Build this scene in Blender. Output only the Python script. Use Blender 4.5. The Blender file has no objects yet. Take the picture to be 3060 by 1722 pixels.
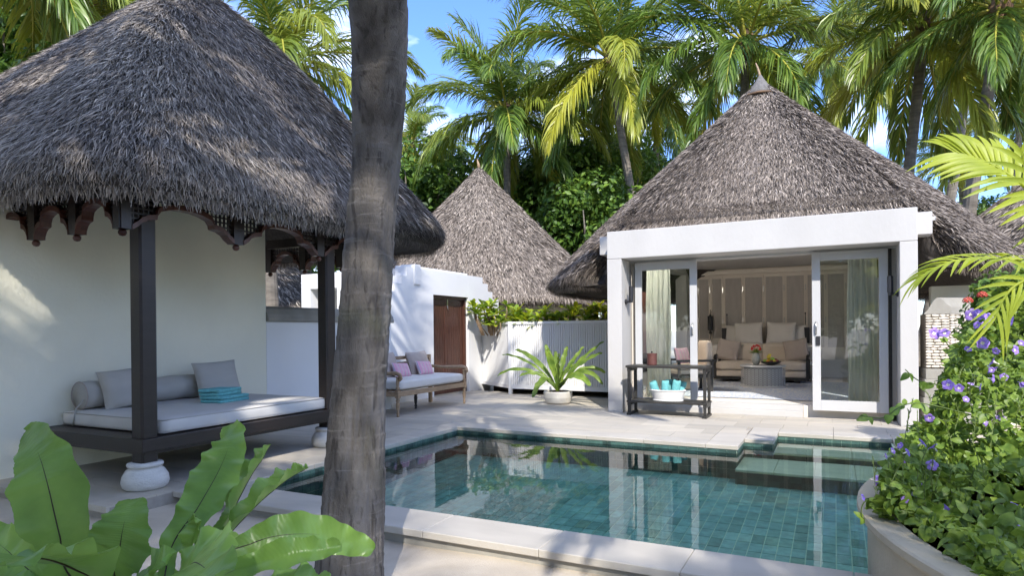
import bpy, bmesh, math, random
import numpy as np
from mathutils import Vector, Matrix, noise as mnoise
R = math.radians
random.seed(7)
rng = np.random.default_rng(11)
SC = bpy.context.scene
COL = SC.collection

# ---------------------------------------------------------------- camera
# axes: X runs along the villa front, Y runs away from the pool's near edge, Z up; the patio is z = 0
EYE = Vector((0, 0, 1.35)); YAW = .4677; ROLL = .0091; PITCH = -.0036; FPX = 1909.5; HY = 997.7
def _basis():
    cp, sp = math.cos(PITCH), math.sin(PITCH); cr, sr = math.cos(ROLL), math.sin(ROLL)
    c, s = math.cos(YAW), math.sin(YAW)
    w = lambda x, y, z: Vector((x*c - y*s, x*s + y*c, z))
    right, fwd, up = w(1, 0, 0), w(0, cp, sp), w(0, -sp, cp)
    return cr*right - sr*up, sr*right + cr*up, fwd
CR, CU, CF = _basis()
cam = bpy.data.objects.new('camera', bpy.data.cameras.new('camera'))
COL.objects.link(cam)
cam.matrix_world = Matrix.Translation(EYE) @ Matrix((CR, CU, -CF)).transposed().to_4x4()
cam.data.sensor_width = 36; cam.data.lens = 36*FPX/3060; cam.data.shift_y = (HY - 861)/3060
cam.data.clip_start = .05; cam.data.clip_end = 2500
SC.camera = cam
def ray(x, y):
    return (CR*(x - 1530) + CU*(HY - y) + CF*FPX)/FPX
def at(x, y, d): return EYE + ray(x, y)*d                       # a survey sight at a known distance
def at_v(x, y, v): r = ray(x, y); return EYE + r*(v/r.y)
def at_u(x, y, u): r = ray(x, y); return EYE + r*(u/r.x)

# ---------------------------------------------------------------- light
SUN = Vector((.58, -1, 1.01)).normalized()
wd = bpy.data.worlds.new('World'); SC.world = wd; wd.use_nodes = True
nt = wd.node_tree; nt.nodes.clear()
def nn(t, ty, **k):
    n = t.nodes.new(ty)
    for a, b in k.items(): setattr(n, a, b)
    return n
sky = nn(nt, 'ShaderNodeTexSky', sky_type='NISHITA', sun_disc=False)
sky.sun_elevation = math.asin(SUN.z); sky.sun_rotation = math.atan2(SUN.x, SUN.y)
sky.air_density = 1.25; sky.dust_density = .05; sky.ozone_density = 5.5
bg = nn(nt, 'ShaderNodeBackground'); bg.inputs[1].default_value = .15
tc = nn(nt, 'ShaderNodeTexCoord'); mp = nn(nt, 'ShaderNodeMapping'); mp.inputs['Scale'].default_value = (1.6, 1.6, 4.2); mp.inputs['Location'].default_value = (8, 3, 5)
nz = nn(nt, 'ShaderNodeTexNoise'); nz.inputs['Scale'].default_value = 2.1; nz.inputs['Detail'].default_value = 7; nz.inputs['Roughness'].default_value = .58
rp = nn(nt, 'ShaderNodeValToRGB'); rp.color_ramp.elements[0].position = .455; rp.color_ramp.elements[1].position = .74
rp.color_ramp.elements[1].color = (.75, .75, .75, 1)
mx = nn(nt, 'ShaderNodeMix', data_type='RGBA'); mx.inputs['B'].default_value = (9.5, 9.8, 10.2, 1)
ow = nn(nt, 'ShaderNodeOutputWorld')
L = nt.links.new
L(tc.outputs['Generated'], mp.inputs[0]); L(mp.outputs[0], nz.inputs[0]); L(nz.outputs[0], rp.inputs[0])
L(rp.outputs[0], mx.inputs['Factor']); tn = nn(nt, 'ShaderNodeMix', data_type='RGBA'); tn.blend_type = 'MULTIPLY'; tn.inputs['Factor'].default_value = 1; tn.inputs['B'].default_value = (.54, .62, .86, 1); L(sky.outputs[0], tn.inputs['A']); L(tn.outputs['Result'], mx.inputs['A']); L(mx.outputs['Result'], bg.inputs[0]); L(bg.outputs[0], ow.inputs[0])
sun = bpy.data.objects.new('sun', bpy.data.lights.new('sun', 'SUN')); COL.objects.link(sun)
sun.data.energy = 2.3; sun.data.angle = R(.53); sun.data.color = (1, .945, .86)
sun.rotation_euler = SUN.to_track_quat('Z', 'Y').to_euler()
vs = SC.view_settings; vs.view_transform = 'Standard'; vs.look = 'None'; vs.gamma = 1; vs.exposure = 1.47
SC.display_settings.display_device = 'sRGB'
cy = SC.cycles
cy.max_bounces = 10; cy.transparent_max_bounces = 24; cy.diffuse_bounces = 5; cy.glossy_bounces = 4
cy.use_denoising = True; cy.caustics_reflective = False; cy.caustics_refractive = False; cy.sample_clamp_indirect = 6
try: cy.use_adaptive_sampling = True; cy.adaptive_threshold = .015
except Exception: pass

# ---------------------------------------------------------------- materials
def mat(name, col, rough=.6, var=.12, ns=4., bump=0., bs=60., stretch=(1, 1, 1), trans=0., col2=None, spec=.4, objvar=0., metal=0., detail=4, objcol=None):
    """procedural: base colour broken by noise, grain by bump; col2 is the second tone of the thing itself"""
    m = bpy.data.materials.new(name); m.use_nodes = True; t = m.node_tree; t.nodes.clear(); L = t.links.new
    out = nn(t, 'ShaderNodeOutputMaterial'); b = nn(t, 'ShaderNodeBsdfPrincipled')
    b.inputs['Roughness'].default_value = rough; b.inputs['Metallic'].default_value = metal
    b.inputs['Specular IOR Level'].default_value = spec
    g = nn(t, 'ShaderNodeNewGeometry'); mp = nn(t, 'ShaderNodeMapping'); mp.inputs['Scale'].default_value = stretch
    L(g.outputs['Position'], mp.inputs[0])
    n1 = nn(t, 'ShaderNodeTexNoise'); n1.inputs['Scale'].default_value = ns; n1.inputs['Detail'].default_value = detail
    L(mp.outputs[0], n1.inputs[0])
    c1 = tuple(c*(1 - var) for c in col) + (1,)
    c2 = (col2 + (1,)) if col2 else tuple(min(1, c*(1 + var)) for c in col) + (1,)
    mx = nn(t, 'ShaderNodeMix', data_type='RGBA'); mx.inputs['A'].default_value = c1; mx.inputs['B'].default_value = c2
    mr = nn(t, 'ShaderNodeMapRange'); mr.inputs[1].default_value = .32; mr.inputs[2].default_value = .68
    L(n1.outputs[0], mr.inputs[0]); L(mr.outputs[0], mx.inputs['Factor'])
    c = mx.outputs['Result']
    if objvar or objcol:
        oi = nn(t, 'ShaderNodeObjectInfo')
        if objcol:
            m3 = nn(t, 'ShaderNodeMix', data_type='RGBA'); m3.inputs['B'].default_value = objcol + (1,)
            pw = nn(t, 'ShaderNodeMath', operation='POWER'); pw.inputs[1].default_value = 1.6
            L(oi.outputs['Random'], pw.inputs[0]); L(pw.outputs[0], m3.inputs['Factor']); L(c, m3.inputs['A']); c = m3.outputs['Result']
        if objvar:
            hs = nn(t, 'ShaderNodeHueSaturation'); m2 = nn(t, 'ShaderNodeMapRange')
            m2.inputs[3].default_value = 1 - objvar; m2.inputs[4].default_value = 1 + objvar
            L(oi.outputs['Random'], m2.inputs[0]); L(m2.outputs[0], hs.inputs['Value']); L(c, hs.inputs['Color']); c = hs.outputs[0]
    L(c, b.inputs['Base Color'])
    if bump:
        n2 = nn(t, 'ShaderNodeTexNoise'); n2.inputs['Scale'].default_value = bs; n2.inputs['Detail'].default_value = 5
        L(mp.outputs[0], n2.inputs[0]); bp = nn(t, 'ShaderNodeBump'); bp.inputs['Strength'].default_value = bump; bp.inputs['Distance'].default_value = .01
        L(n2.outputs[0], bp.inputs['Height']); L(bp.outputs[0], b.inputs['Normal'])
    s = b.outputs[0]
    if trans:
        tr = nn(t, 'ShaderNodeBsdfTranslucent'); ms = nn(t, 'ShaderNodeMixShader'); ms.inputs[0].default_value = trans
        hs2 = nn(t, 'ShaderNodeHueSaturation'); hs2.inputs['Value'].default_value = 1.5; hs2.inputs['Hue'].default_value = .485
        L(c, hs2.inputs['Color']); L(hs2.outputs[0], tr.inputs[0]); L(s, ms.inputs[1]); L(tr.outputs[0], ms.inputs[2]); s = ms.outputs[0]
    L(s, out.inputs[0])
    m['c'] = 1
    return m

def attr_mat(name, ramp, rough=.8, trans=0., spec=.2, objramp=None, big=None):
    """colour of each strand or leaf from its own random number, stored on the mesh as 'rnd'"""
    m = bpy.data.materials.new(name); m.use_nodes = True; t = m.node_tree; t.nodes.clear(); L = t.links.new
    out = nn(t, 'ShaderNodeOutputMaterial'); b = nn(t, 'ShaderNodeBsdfPrincipled')
    b.inputs['Roughness'].default_value = rough; b.inputs['Specular IOR Level'].default_value = spec
    a = nn(t, 'ShaderNodeAttribute', attribute_name='rnd'); r = nn(t, 'ShaderNodeValToRGB')
    els = r.color_ramp.elements
    while len(els) < len(ramp): els.new(.5)
    for e, (p, c) in zip(els, ramp): e.position = p; e.color = c + (1,)
    L(a.outputs['Fac'], r.inputs[0]); c = r.outputs[0]
    if big:
        g = nn(t, 'ShaderNodeNewGeometry'); n = nn(t, 'ShaderNodeTexNoise'); n.inputs['Scale'].default_value = big[0]; n.inputs['Detail'].default_value = 5
        L(g.outputs['Position'], n.inputs[0]); mr = nn(t, 'ShaderNodeMapRange'); mr.inputs[1].default_value = .38; mr.inputs[2].default_value = .66
        mx = nn(t, 'ShaderNodeMix', data_type='RGBA'); mx.blend_type = 'MULTIPLY'; mx.inputs['B'].default_value = big[1] + (1,)
        L(n.outputs[0], mr.inputs[0]); L(mr.outputs[0], mx.inputs['Factor']); L(c, mx.inputs['A']); c = mx.outputs['Result']
    if objramp:
        oi = nn(t, 'ShaderNodeObjectInfo'); m3 = nn(t, 'ShaderNodeMix', data_type='RGBA'); m3.inputs['B'].default_value = objramp + (1,)
        pw = nn(t, 'ShaderNodeMath', operation='POWER'); pw.inputs[1].default_value = 2.2
        L(oi.outputs['Random'], pw.inputs[0]); L(pw.outputs[0], m3.inputs['Factor']); L(c, m3.inputs['A']); c = m3.outputs['Result']
    L(c, b.inputs['Base Color']); s = b.outputs[0]
    if trans:
        tr = nn(t, 'ShaderNodeBsdfTranslucent'); ms = nn(t, 'ShaderNodeMixShader'); ms.inputs[0].default_value = trans
        hs2 = nn(t, 'ShaderNodeHueSaturation'); hs2.inputs['Value'].default_value = 1.6; hs2.inputs['Hue'].default_value = .485
        L(c, hs2.inputs['Color']); L(hs2.outputs[0], tr.inputs[0]); L(s, ms.inputs[1]); L(tr.outputs[0], ms.inputs[2]); s = ms.outputs[0]
    L(s, out.inputs[0]); return m

M = {}
M['white'] = mat('white_paint', (.51, .495, .475), .75, .045, 1.6, .3, 22, (1, 1, .5), detail=6)
M['white_wood'] = mat('white_lacquer', (.52, .52, .52), .4, .02, 3, .03, 80)
M['lifted_white'] = mat('lifted_garden_white', (.76, .755, .745), .8, .03, 1.2, .15, 25, detail=6)  # facade white lifted in colour to make up for weaker light on these walls
M['cream'] = mat('cream_plaster', (.82, .79, .64), .85, .06, .9, .5, 26, detail=7)
M['stone'] = mat('limestone', (.44, .405, .35), .55, .09, 1.3, .15, 60, (1, 3.2, 1), objvar=.09, col2=(.51, .46, .38), detail=7)
M['coping'] = mat('coping_limestone', (.46, .425, .37), .5, .07, 2, .15, 60, (1, 2.4, 1), objvar=.05, col2=(.51, .47, .41), detail=7)
M['grout'] = mat('pale_grout', (.34, .31, .27), .9, .08, 20)
M['sand'] = mat('raked_sand', (.50, .43, .34), .95, .12, 2.2, .6, 140, detail=8, col2=(.60, .53, .43))
M['darkwood'] = mat('dark_wood', (.022, .014, .011), .32, .3, 6, .15, 120, (6, 6, .7), spec=.5)
M['redwood'] = mat('oiled_red_wood', (.085, .030, .018), .38, .25, 8, .1, 90, (4, 4, 1), spec=.5)
M['bedwood'] = mat('dark_brown_boards', (.018, .012, .010), .4, .2, 5, .15, 90, (5, .7, 5), spec=.5)
M['doorwood'] = mat('mahogany', (.075, .032, .022), .42, .25, 6, .15, 90, (8, 8, .6), spec=.4)
M['teak'] = mat('weathered_teak', (.33, .23, .14), .65, .2, 7, .2, 90, (3, 1, 5))
M['greyfab'] = mat('grey_linen', (.48, .455, .41), .9, .06, 3, .5, 260, (1, 1, 3))
M['matfab'] = mat('pale_grey_canvas', (.62, .60, .57), .85, .05, 3, .3, 300)
M['taupe'] = mat('taupe_fabric', (.42, .355, .31), .9, .06, 3, .4, 260)
M['beige'] = mat('beige_upholstery', (.60, .52, .43), .9, .05, 3, .4, 240)
M['linen'] = mat('pale_bed_linen', (.72, .68, .63), .85, .04, 3, .2, 200)
M['aqua'] = mat('aqua_towelling', (.20, .58, .60), .95, .10, 30, .9, 420)
M['black'] = mat('black_lacquer', (.02, .019, .018), .35, .2, 6, .05, 80)
M['iron'] = mat('dark_grey_wood', (.035, .033, .03), .45, .2, 5, .2, 110, (1, 5, 5))
M['metal'] = mat('brushed_metal', (.55, .55, .54), .3, .05, 8, metal=1.)
M['basket'] = mat('white_wicker', (.78, .77, .74), .7, .05, 40)
M['stonewhite'] = mat('whitewashed_foot_stone', (.64, .63, .60), .85, .08, 9, .7, 60, (1, 1, 5), detail=7)
M['concrete'] = mat('weathered_concrete', (.30, .285, .25), .85, .18, 3, .3, 50, detail=8)
M['planter'] = mat('sandstone_planter', (.50, .43, .31), .85, .12, 3, .35, 50, detail=8)
M['coral'] = mat('bleached_coral_stone', (.66, .60, .51), .9, .12, 14, .8, 60, objvar=.16)
lm = bpy.data.materials.new('lit_globe'); lm.use_nodes = True; pb_ = lm.node_tree.nodes['Principled BSDF']; pb_.inputs['Emission Color'].default_value = (1, .90, .78, 1); pb_.inputs['Emission Strength'].default_value = 75; M['globe'] = lm
M['mortar'] = mat('brown_mortar', (.22, .19, .15), .95, .15, 10, .5, 60)  # dull brown core between the coral stones
M['panel'] = mat('woven_panel', (.47, .44, .41), .8, .06, 3, .5, 180, (6, 6, 1))
M['frame'] = mat('beige_frame', (.76, .70, .62), .6, .03, 3)
M['curtain'] = mat('sheer_green_grey_curtain', (.64, .67, .62), .9, .06, 12, .2, 200, (1, 1, .2), trans=.35)
M['rug'] = mat('blue_white_rug', (.78, .77, .74), .95, .10, 9, .5, 240, (6, .8, 1), col2=(.38, .46, .62))
M['lamp'] = mat('charcoal_metal', (.025, .026, .03), .45, .1, 5)
M['soil'] = mat('dark_soil', (.03, .022, .016), .95, .3, 30, .8, 60)
M['pot'] = mat('cream_glazed_pot', (.58, .55, .49), .6, .05, 6, .2, 60)
M['leather'] = mat('reddish_leather', (.12, .045, .035), .5, .2, 30, .7, 90)
M['vase'] = mat('smoky_glass_vase', (.35, .36, .33), .15, .1, 8, spec=.8)
M['red'] = mat('red_petals', (.62, .02, .015), .6, .2, 30, trans=.2)
M['ixora'] = mat('coral_red_petals', (.60, .10, .07), .6, .2, 30, trans=.2, objvar=.2)
M['purple'] = mat('violet_petals', (.33, .16, .72), .6, .15, 60, trans=.35, objvar=.2, col2=(.50, .36, .80))
M['pale'] = mat('pale_throat', (.80, .76, .62), .6, .05, 30)
M['fruit_y'] = mat('yellow_fruit', (.62, .50, .06), .5, .1, 20)
M['fruit_g'] = mat('green_fruit', (.25, .42, .06), .5, .1, 20)
M['fruit_o'] = mat('orange_fruit', (.62, .22, .03), .5, .1, 20)
M['fruit_r'] = mat('dark_red_fruit', (.16, .03, .03), .4, .1, 20)
def bark_mat():
    m = mat('grey_palm_bark', (.105, .092, .080), .92, .30, 3.2, 1., 55, (3, 3, .8), col2=(.20, .18, .16), detail=8)
    t = m.node_tree; L = t.links.new; b = next(n for n in t.nodes if n.type == 'BSDF_PRINCIPLED'); old = b.inputs['Base Color'].links[0].from_socket
    g = nn(t, 'ShaderNodeNewGeometry'); c = old
    for sc, st, lo, hi, col in ((9, (2.6, 2.6, .42), .56, .66, (.025, .020, .016, 1)), (5, (.5, .5, 5.), .62, .74, (.34, .31, .28, 1)), (2.2, (1, 1, .8), .55, .75, (.12, .12, .075, 1))):
        mp = nn(t, 'ShaderNodeMapping'); mp.inputs['Scale'].default_value = st; n = nn(t, 'ShaderNodeTexNoise'); n.inputs['Scale'].default_value = sc; n.inputs['Detail'].default_value = 6; n.inputs['Distortion'].default_value = .6
        mr = nn(t, 'ShaderNodeMapRange'); mr.inputs[1].default_value = lo; mr.inputs[2].default_value = hi; mr.inputs[4].default_value = .62
        mx = nn(t, 'ShaderNodeMix', data_type='RGBA'); mx.inputs['B'].default_value = col
        L(g.outputs['Position'], mp.inputs[0]); L(mp.outputs[0], n.inputs[0]); L(n.outputs[0], mr.inputs[0]); L(mr.outputs[0], mx.inputs['Factor']); L(c, mx.inputs['A']); c = mx.outputs['Result']
    L(c, b.inputs['Base Color']); return m
M['bark'] = bark_mat()
M['barkfar'] = mat('far_palm_bark', (.20, .175, .145), .9, .3, 3, .5, 14, (1, 1, 4))
M['capthatch'] = mat('pale_bound_thatch', (.15, .14, .13), .9, .2, 20, .8, 60, (1, 1, .3))
M['midgrey'] = mat('grey_inner_drum', (.30, .30, .29), .7, .05, 6)
M['husk'] = mat('brown_palm_fibre', (.16, .10, .06), .95, .4, 9, .8, 30)
M['coco'] = mat('green_coconut', (.20, .20, .05), .5, .2, 3, col2=(.34, .20, .04))
M['stem'] = mat('green_stem', (.12, .17, .04), .6, .2, 9)
M['rachis'] = mat('yellow_green_midrib', (.36, .34, .05), .55, .15, 4)
M['midrib'] = mat('dark_brown_midrib', (.030, .018, .012), .5, .25, 8)
M['fern'] = mat('glossy_fern_green', (.15, .30, .06), .34, .22, 5, .25, 9, (1, 1, 1), trans=.28, spec=.5, col2=(.25, .42, .08), objvar=.12)
M['fern2'] = mat('yellower_fern_green', (.12, .22, .03), .45, .2, 7, .1, 20, trans=.3, col2=(.24, .34, .05), objvar=.14)  # slightly darker, yellower leaf green
M['scaev'] = mat('fresh_green_leaf', (.13, .27, .03), .42, .25, 4, trans=.3, col2=(.20, .34, .035), objvar=.25, objcol=(.42, .45, .03))
M['vine'] = mat('vine_leaf', (.15, .30, .035), .45, .35, 17, trans=.3, col2=(.34, .48, .07), objvar=.28)
M['areca'] = mat('yellow_green_palm_leaf', (.30, .40, .035), .45, .2, 3, trans=.4, col2=(.44, .50, .05))
M['thatchcore'] = mat('packed_thatch', (.060, .052, .046), .95, .35, 22, .8, 70, (1, 1, .35))
THR = [(0., (.03, .026, .025)), (.3, (.175, .152, .132)), (.65, (.40, .355, .31)), (1., (.70, .62, .53))]
M['thatch'] = attr_mat('thatch_straw', THR, .8, .06, .3, big=(.7, (.75, .74, .76)))
THR2 = [(0., (.05, .042, .037)), (.4, (.235, .20, .17)), (.8, (.43, .37, .315)), (1., (.62, .54, .46))]
M['thatch2'] = attr_mat('weathered_thatch_straw', THR2, .8, .06, .3, big=(.5, (.80, .78, .77)))
PR = [(0., (.035, .080, .014)), (.5, (.11, .19, .028)), (1., (.23, .32, .050))]
M['frond'] = attr_mat('palm_leaflet', PR, .38, .30, .5, objramp=(.40, .40, .045))
M['leafd'] = attr_mat('broad_leaf', [(0., (.028, .065, .012)), (.6, (.085, .165, .024)), (1., (.19, .30, .04))], .45, .25, .4)
M['leafl'] = attr_mat('light_broad_leaf', [(0., (.04, .09, .015)), (.6, (.10, .20, .025)), (1., (.22, .32, .04))], .45, .3, .4)

def glass(name, tint, ior, refl=1., bump=None):
    m = bpy.data.materials.new(name); m.use_nodes = True; t = m.node_tree; t.nodes.clear(); L = t.links.new
    out = nn(t, 'ShaderNodeOutputMaterial'); tr = nn(t, 'ShaderNodeBsdfTransparent'); tr.inputs[0].default_value = tint + (1,)
    gl = nn(t, 'ShaderNodeBsdfGlossy'); gl.inputs['Roughness'].default_value = 0.0
    fr = nn(t, 'ShaderNodeFresnel'); fr.inputs[0].default_value = ior
    mm = nn(t, 'ShaderNodeMath', operation='MULTIPLY', use_clamp=True); mm.inputs[1].default_value = refl
    ms = nn(t, 'ShaderNodeMixShader')
    L(fr.outputs[0], mm.inputs[0]); L(mm.outputs[0], ms.inputs[0]); L(tr.outputs[0], ms.inputs[1]); L(gl.outputs[0], ms.inputs[2]); L(ms.outputs[0], out.inputs[0])
    if bump:
        g = nn(t, 'ShaderNodeNewGeometry'); n = nn(t, 'ShaderNodeTexNoise'); n.inputs['Scale'].default_value = bump[0]; n.inputs['Detail'].default_value = 3
        b = nn(t, 'ShaderNodeBump'); b.inputs['Strength'].default_value = bump[1]; b.inputs['Distance'].default_value = .01
        L(g.outputs['Position'], n.inputs[0]); L(n.outputs[0], b.inputs['Height']); L(b.outputs[0], gl.inputs['Normal']); L(b.outputs[0], fr.inputs['Normal'])
    return m
M['glass'] = glass('door_glass', (.86, .93, .90), 1.6, 2.2)
M['water'] = glass('pool_water', (.79, .95, .89), 1.33, 1.15, (5.5, .075))

def tile_mat(name, su, sv, sz, cols):
    """each tile of the grid takes its own tone"""
    m = bpy.data.materials.new(name); m.use_nodes = True; t = m.node_tree; t.nodes.clear(); L = t.links.new
    out = nn(t, 'ShaderNodeOutputMaterial'); b = nn(t, 'ShaderNodeBsdfPrincipled'); b.inputs['Roughness'].default_value = .5
    g = nn(t, 'ShaderNodeNewGeometry'); d = nn(t, 'ShaderNodeVectorMath', operation='DIVIDE'); d.inputs[1].default_value = (su, sv, sz)
    f = nn(t, 'ShaderNodeVectorMath', operation='FLOOR'); w = nn(t, 'ShaderNodeTexWhiteNoise')
    r = nn(t, 'ShaderNodeValToRGB'); els = r.color_ramp.elements
    while len(els) < len(cols): els.new(.5)
    for e, (p, c) in zip(els, cols): e.position = p; e.color = c + (1,)
    n = nn(t, 'ShaderNodeTexNoise'); n.inputs['Scale'].default_value = 14; n.inputs['Detail'].default_value = 6
    mr = nn(t, 'ShaderNodeMapRange'); mr.inputs[1].default_value = .3; mr.inputs[2].default_value = .7; mr.inputs[3].default_value = .75; mr.inputs[4].default_value = 1.2
    hs = nn(t, 'ShaderNodeHueSaturation')
    L(g.outputs['Position'], d.inputs[0]); L(d.outputs[0], f.inputs[0]); L(f.outputs[0], w.inputs[0]); L(w.outputs['Value'], r.inputs[0])
    L(g.outputs['Position'], n.inputs[0]); L(n.outputs[0], mr.inputs[0]); L(mr.outputs[0], hs.inputs['Value']); L(r.outputs[0], hs.inputs['Color'])
    L(hs.outputs[0], b.inputs['Base Color']); L(b.outputs[0], out.inputs[0]); return m
TC = [(0., (.16, .31, .26)), (.15, (.21, .41, .36)), (.6, (.27, .50, .45)), (.9, (.33, .57, .50)), (1., (.24, .39, .29))]
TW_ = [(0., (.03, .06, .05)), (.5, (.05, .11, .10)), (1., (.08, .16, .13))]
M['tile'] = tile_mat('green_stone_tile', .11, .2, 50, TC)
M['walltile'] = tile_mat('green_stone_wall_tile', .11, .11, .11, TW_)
M['tilegrout'] = mat('tile_grout', (.60, .74, .58), .9, .1, 12)
M['stepstone'] = mat('submerged_step_stone', (.84, .82, .54), .6, .12, 3, .2, 40, (1, 2.5, 1), col2=(.90, .86, .60))

# stripes of the pink cushions
m = bpy.data.materials.new('pink_striped_fabric'); m.use_nodes = True; t = m.node_tree; b = t.nodes['Principled BSDF']; b.inputs['Roughness'].default_value = .9
tcn = nn(t, 'ShaderNodeTexCoord'); sx = nn(t, 'ShaderNodeSeparateXYZ'); mm = nn(t, 'ShaderNodeMath', operation='MULTIPLY'); mm.inputs[1].default_value = 11.
fr = nn(t, 'ShaderNodeMath', operation='FRACT'); r = nn(t, 'ShaderNodeValToRGB'); r.color_ramp.interpolation = 'CONSTANT'
for p, c in [(0, (.62, .30, .42)), (.3, (.50, .46, .42)), (.42, (.64, .34, .46)), (.62, (.58, .50, .36)), (.72, (.42, .36, .46)), (.86, (.66, .36, .44))]:
    e = r.color_ramp.elements.new(p); e.color = c + (1,)
t.links.new(tcn.outputs['Object'], sx.inputs[0]); t.links.new(sx.outputs[0], mm.inputs[0]); t.links.new(mm.outputs[0], fr.inputs[0]); t.links.new(fr.outputs[0], r.inputs[0]); t.links.new(r.outputs[0], b.inputs['Base Color'])
M['pink'] = m

# ---------------------------------------------------------------- builders
class MB:
    def __init__(s): s.v = []; s.f = []; s.mi = []; s.cur = 0
    def add(s, vs, fs):
        o = len(s.v); s.v.extend(tuple(p) for p in vs); s.f.extend(tuple(i + o for i in f) for f in fs); s.mi.extend([s.cur]*len(fs)); return s
    def box(s, x0, x1, y0, y1, z0, z1, X=None):
        vs = [Vector((x, y, z)) for x in (x0, x1) for y in (y0, y1) for z in (z0, z1)]
        if X: vs = [X @ p for p in vs]
        return s.add(vs, [(0, 1, 3, 2), (4, 6, 7, 5), (0, 4, 5, 1), (2, 3, 7, 6), (0, 2, 6, 4), (1, 5, 7, 3)])
    def tube(s, pts, rad, n=8, cap=True, sq=False):
        pts = [Vector(p) for p in pts]; k = len(pts); rad = rad if hasattr(rad, '__len__') else [rad]*k
        vs = []; ref = None
        for i, p in enumerate(pts):
            d = (pts[min(i + 1, k - 1)] - pts[max(i - 1, 0)]).normalized()
            if ref is None: ref = d.orthogonal().normalized()
            a = (ref - d*ref.dot(d)).normalized(); ref = a; b = d.cross(a)
            for j in range(n):
                t = 2*math.pi*j/n; vs.append(p + (a*math.cos(t) + b*math.sin(t))*rad[i])
        fs = [(i*n + j, i*n + (j + 1) % n, (i + 1)*n + (j + 1) % n, (i + 1)*n + j) for i in range(k - 1) for j in range(n)]
        if cap: fs += [tuple(range(n))[::-1], tuple((k - 1)*n + j for j in range(n))]
        return s.add(vs, fs)
    def lathe(s, prof, c=(0, 0, 0), n=24, X=None, sx=1, sy=1):
        vs = []
        for r, z in prof:
            for j in range(n):
                t = 2*math.pi*j/n; p = Vector((c[0] + r*sx*math.cos(t), c[1] + r*sy*math.sin(t), c[2] + z)); vs.append(X @ p if X else p)
        k = len(prof)
        fs = [(i*n + j, i*n + (j + 1) % n, (i + 1)*n + (j + 1) % n, (i + 1)*n + j) for i in range(k - 1) for j in range(n)]
        if prof[0][0] > 1e-4: fs.append(tuple(range(n))[::-1])
        if prof[-1][0] > 1e-4: fs.append(tuple((k - 1)*n + j for j in range(n)))
        return s.add(vs, fs)
    def prism(s, poly, fn, a, b):
        """poly of (p, q) pushed from depth a to b; fn(p, q, depth) gives the point"""
        n = len(poly); vs = [fn(p, q, a) for p, q in poly] + [fn(p, q, b) for p, q in poly]
        return s.add(vs, [tuple(range(n)), tuple(range(2*n - 1, n - 1, -1))] + [(i, i + n, (i + 1) % n + n, (i + 1) % n) for i in range(n)])
    def strip(s, A, B, fn, a, b):
        """band between polylines A and B, with thickness"""
        for i in range(len(A) - 1):
            s.prism([A[i], A[i + 1], B[i + 1], B[i]], fn, a, b)
        return s
    def grid(s, P, closed=False):
        nu, nv = len(P), len(P[0]); vs = [p for r in P for p in r]
        fs = [(i*nv + j, i*nv + (j + 1) % nv, ((i + 1) % nu)*nv + (j + 1) % nv, ((i + 1) % nu)*nv + j) for i in range(nu - 1) for j in range(nv - (0 if closed else 1))]
        return s.add(vs, fs)
    def mesh(s, name, mats, smooth=False, bev=0, seg=2, keep=False):
        me = bpy.data.meshes.new(name); me.from_pydata([tuple(p) for p in s.v], [], s.f)
        for m_ in (mats if isinstance(mats, (list, tuple)) else [mats]): me.materials.append(M[m_] if isinstance(m_, str) else m_)
        if any(s.mi): me.polygons.foreach_set('material_index', s.mi)
        bm = bmesh.new(); bm.from_mesh(me)
        if not keep: bmesh.ops.recalc_face_normals(bm, faces=bm.faces)
        if bev:
            ed = [e for e in bm.edges if len(e.link_faces) == 2 and e.calc_face_angle(0) > .5]
            bmesh.ops.bevel(bm, geom=ed, offset=bev, segments=seg, affect='EDGES', clamp_overlap=True, profile=.6)
        bm.to_mesh(me); bm.free()
        if smooth: me.polygons.foreach_set('use_smooth', [True]*len(me.polygons))
        me.update(); return me
    def build(s, name, mats, parent=None, smooth=False, bev=0, seg=2, kind=None):
        return link(name, s.mesh(name, mats, smooth, bev, seg), parent, kind)

def link(name, me, parent=None, kind=None, local=False, loc=None, rot=None, sc=None):
    o = bpy.data.objects.new(name, me); COL.objects.link(o)
    if loc is not None: o.location = loc
    if rot is not None: o.rotation_euler = rot
    if sc is not None: o.scale = sc if hasattr(sc, '__len__') else (sc, sc, sc)
    if parent:
        o.parent = parent
        if not local and parent.type == 'EMPTY': o.matrix_parent_inverse = base_matrix(parent).inverted()
    if kind: o['kind'] = kind
    return o
def base_matrix(o):
    return Matrix.LocRotScale(o.location, o.rotation_euler, o.scale)
def tag(o, label, cat, group=None, kind=None):
    o['label'] = label; o['category'] = cat
    if group: o['group'] = group
    if kind: o['kind'] = kind
    return o
def thing(name, label, cat, loc=(0, 0, 0), group=None, rz=0):
    o = bpy.data.objects.new(name, None); COL.objects.link(o); o.location = loc; o.rotation_euler = (0, 0, rz); o.empty_display_size = .2
    return tag(o, label, cat, group)
def struct(o): o['kind'] = 'structure'; return o
def copy_tree(o, parent=None):
    c = o.copy(); COL.objects.link(c)
    if parent: c.parent = parent
    for ch in o.children: copy_tree(ch, c)
    return c
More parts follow.
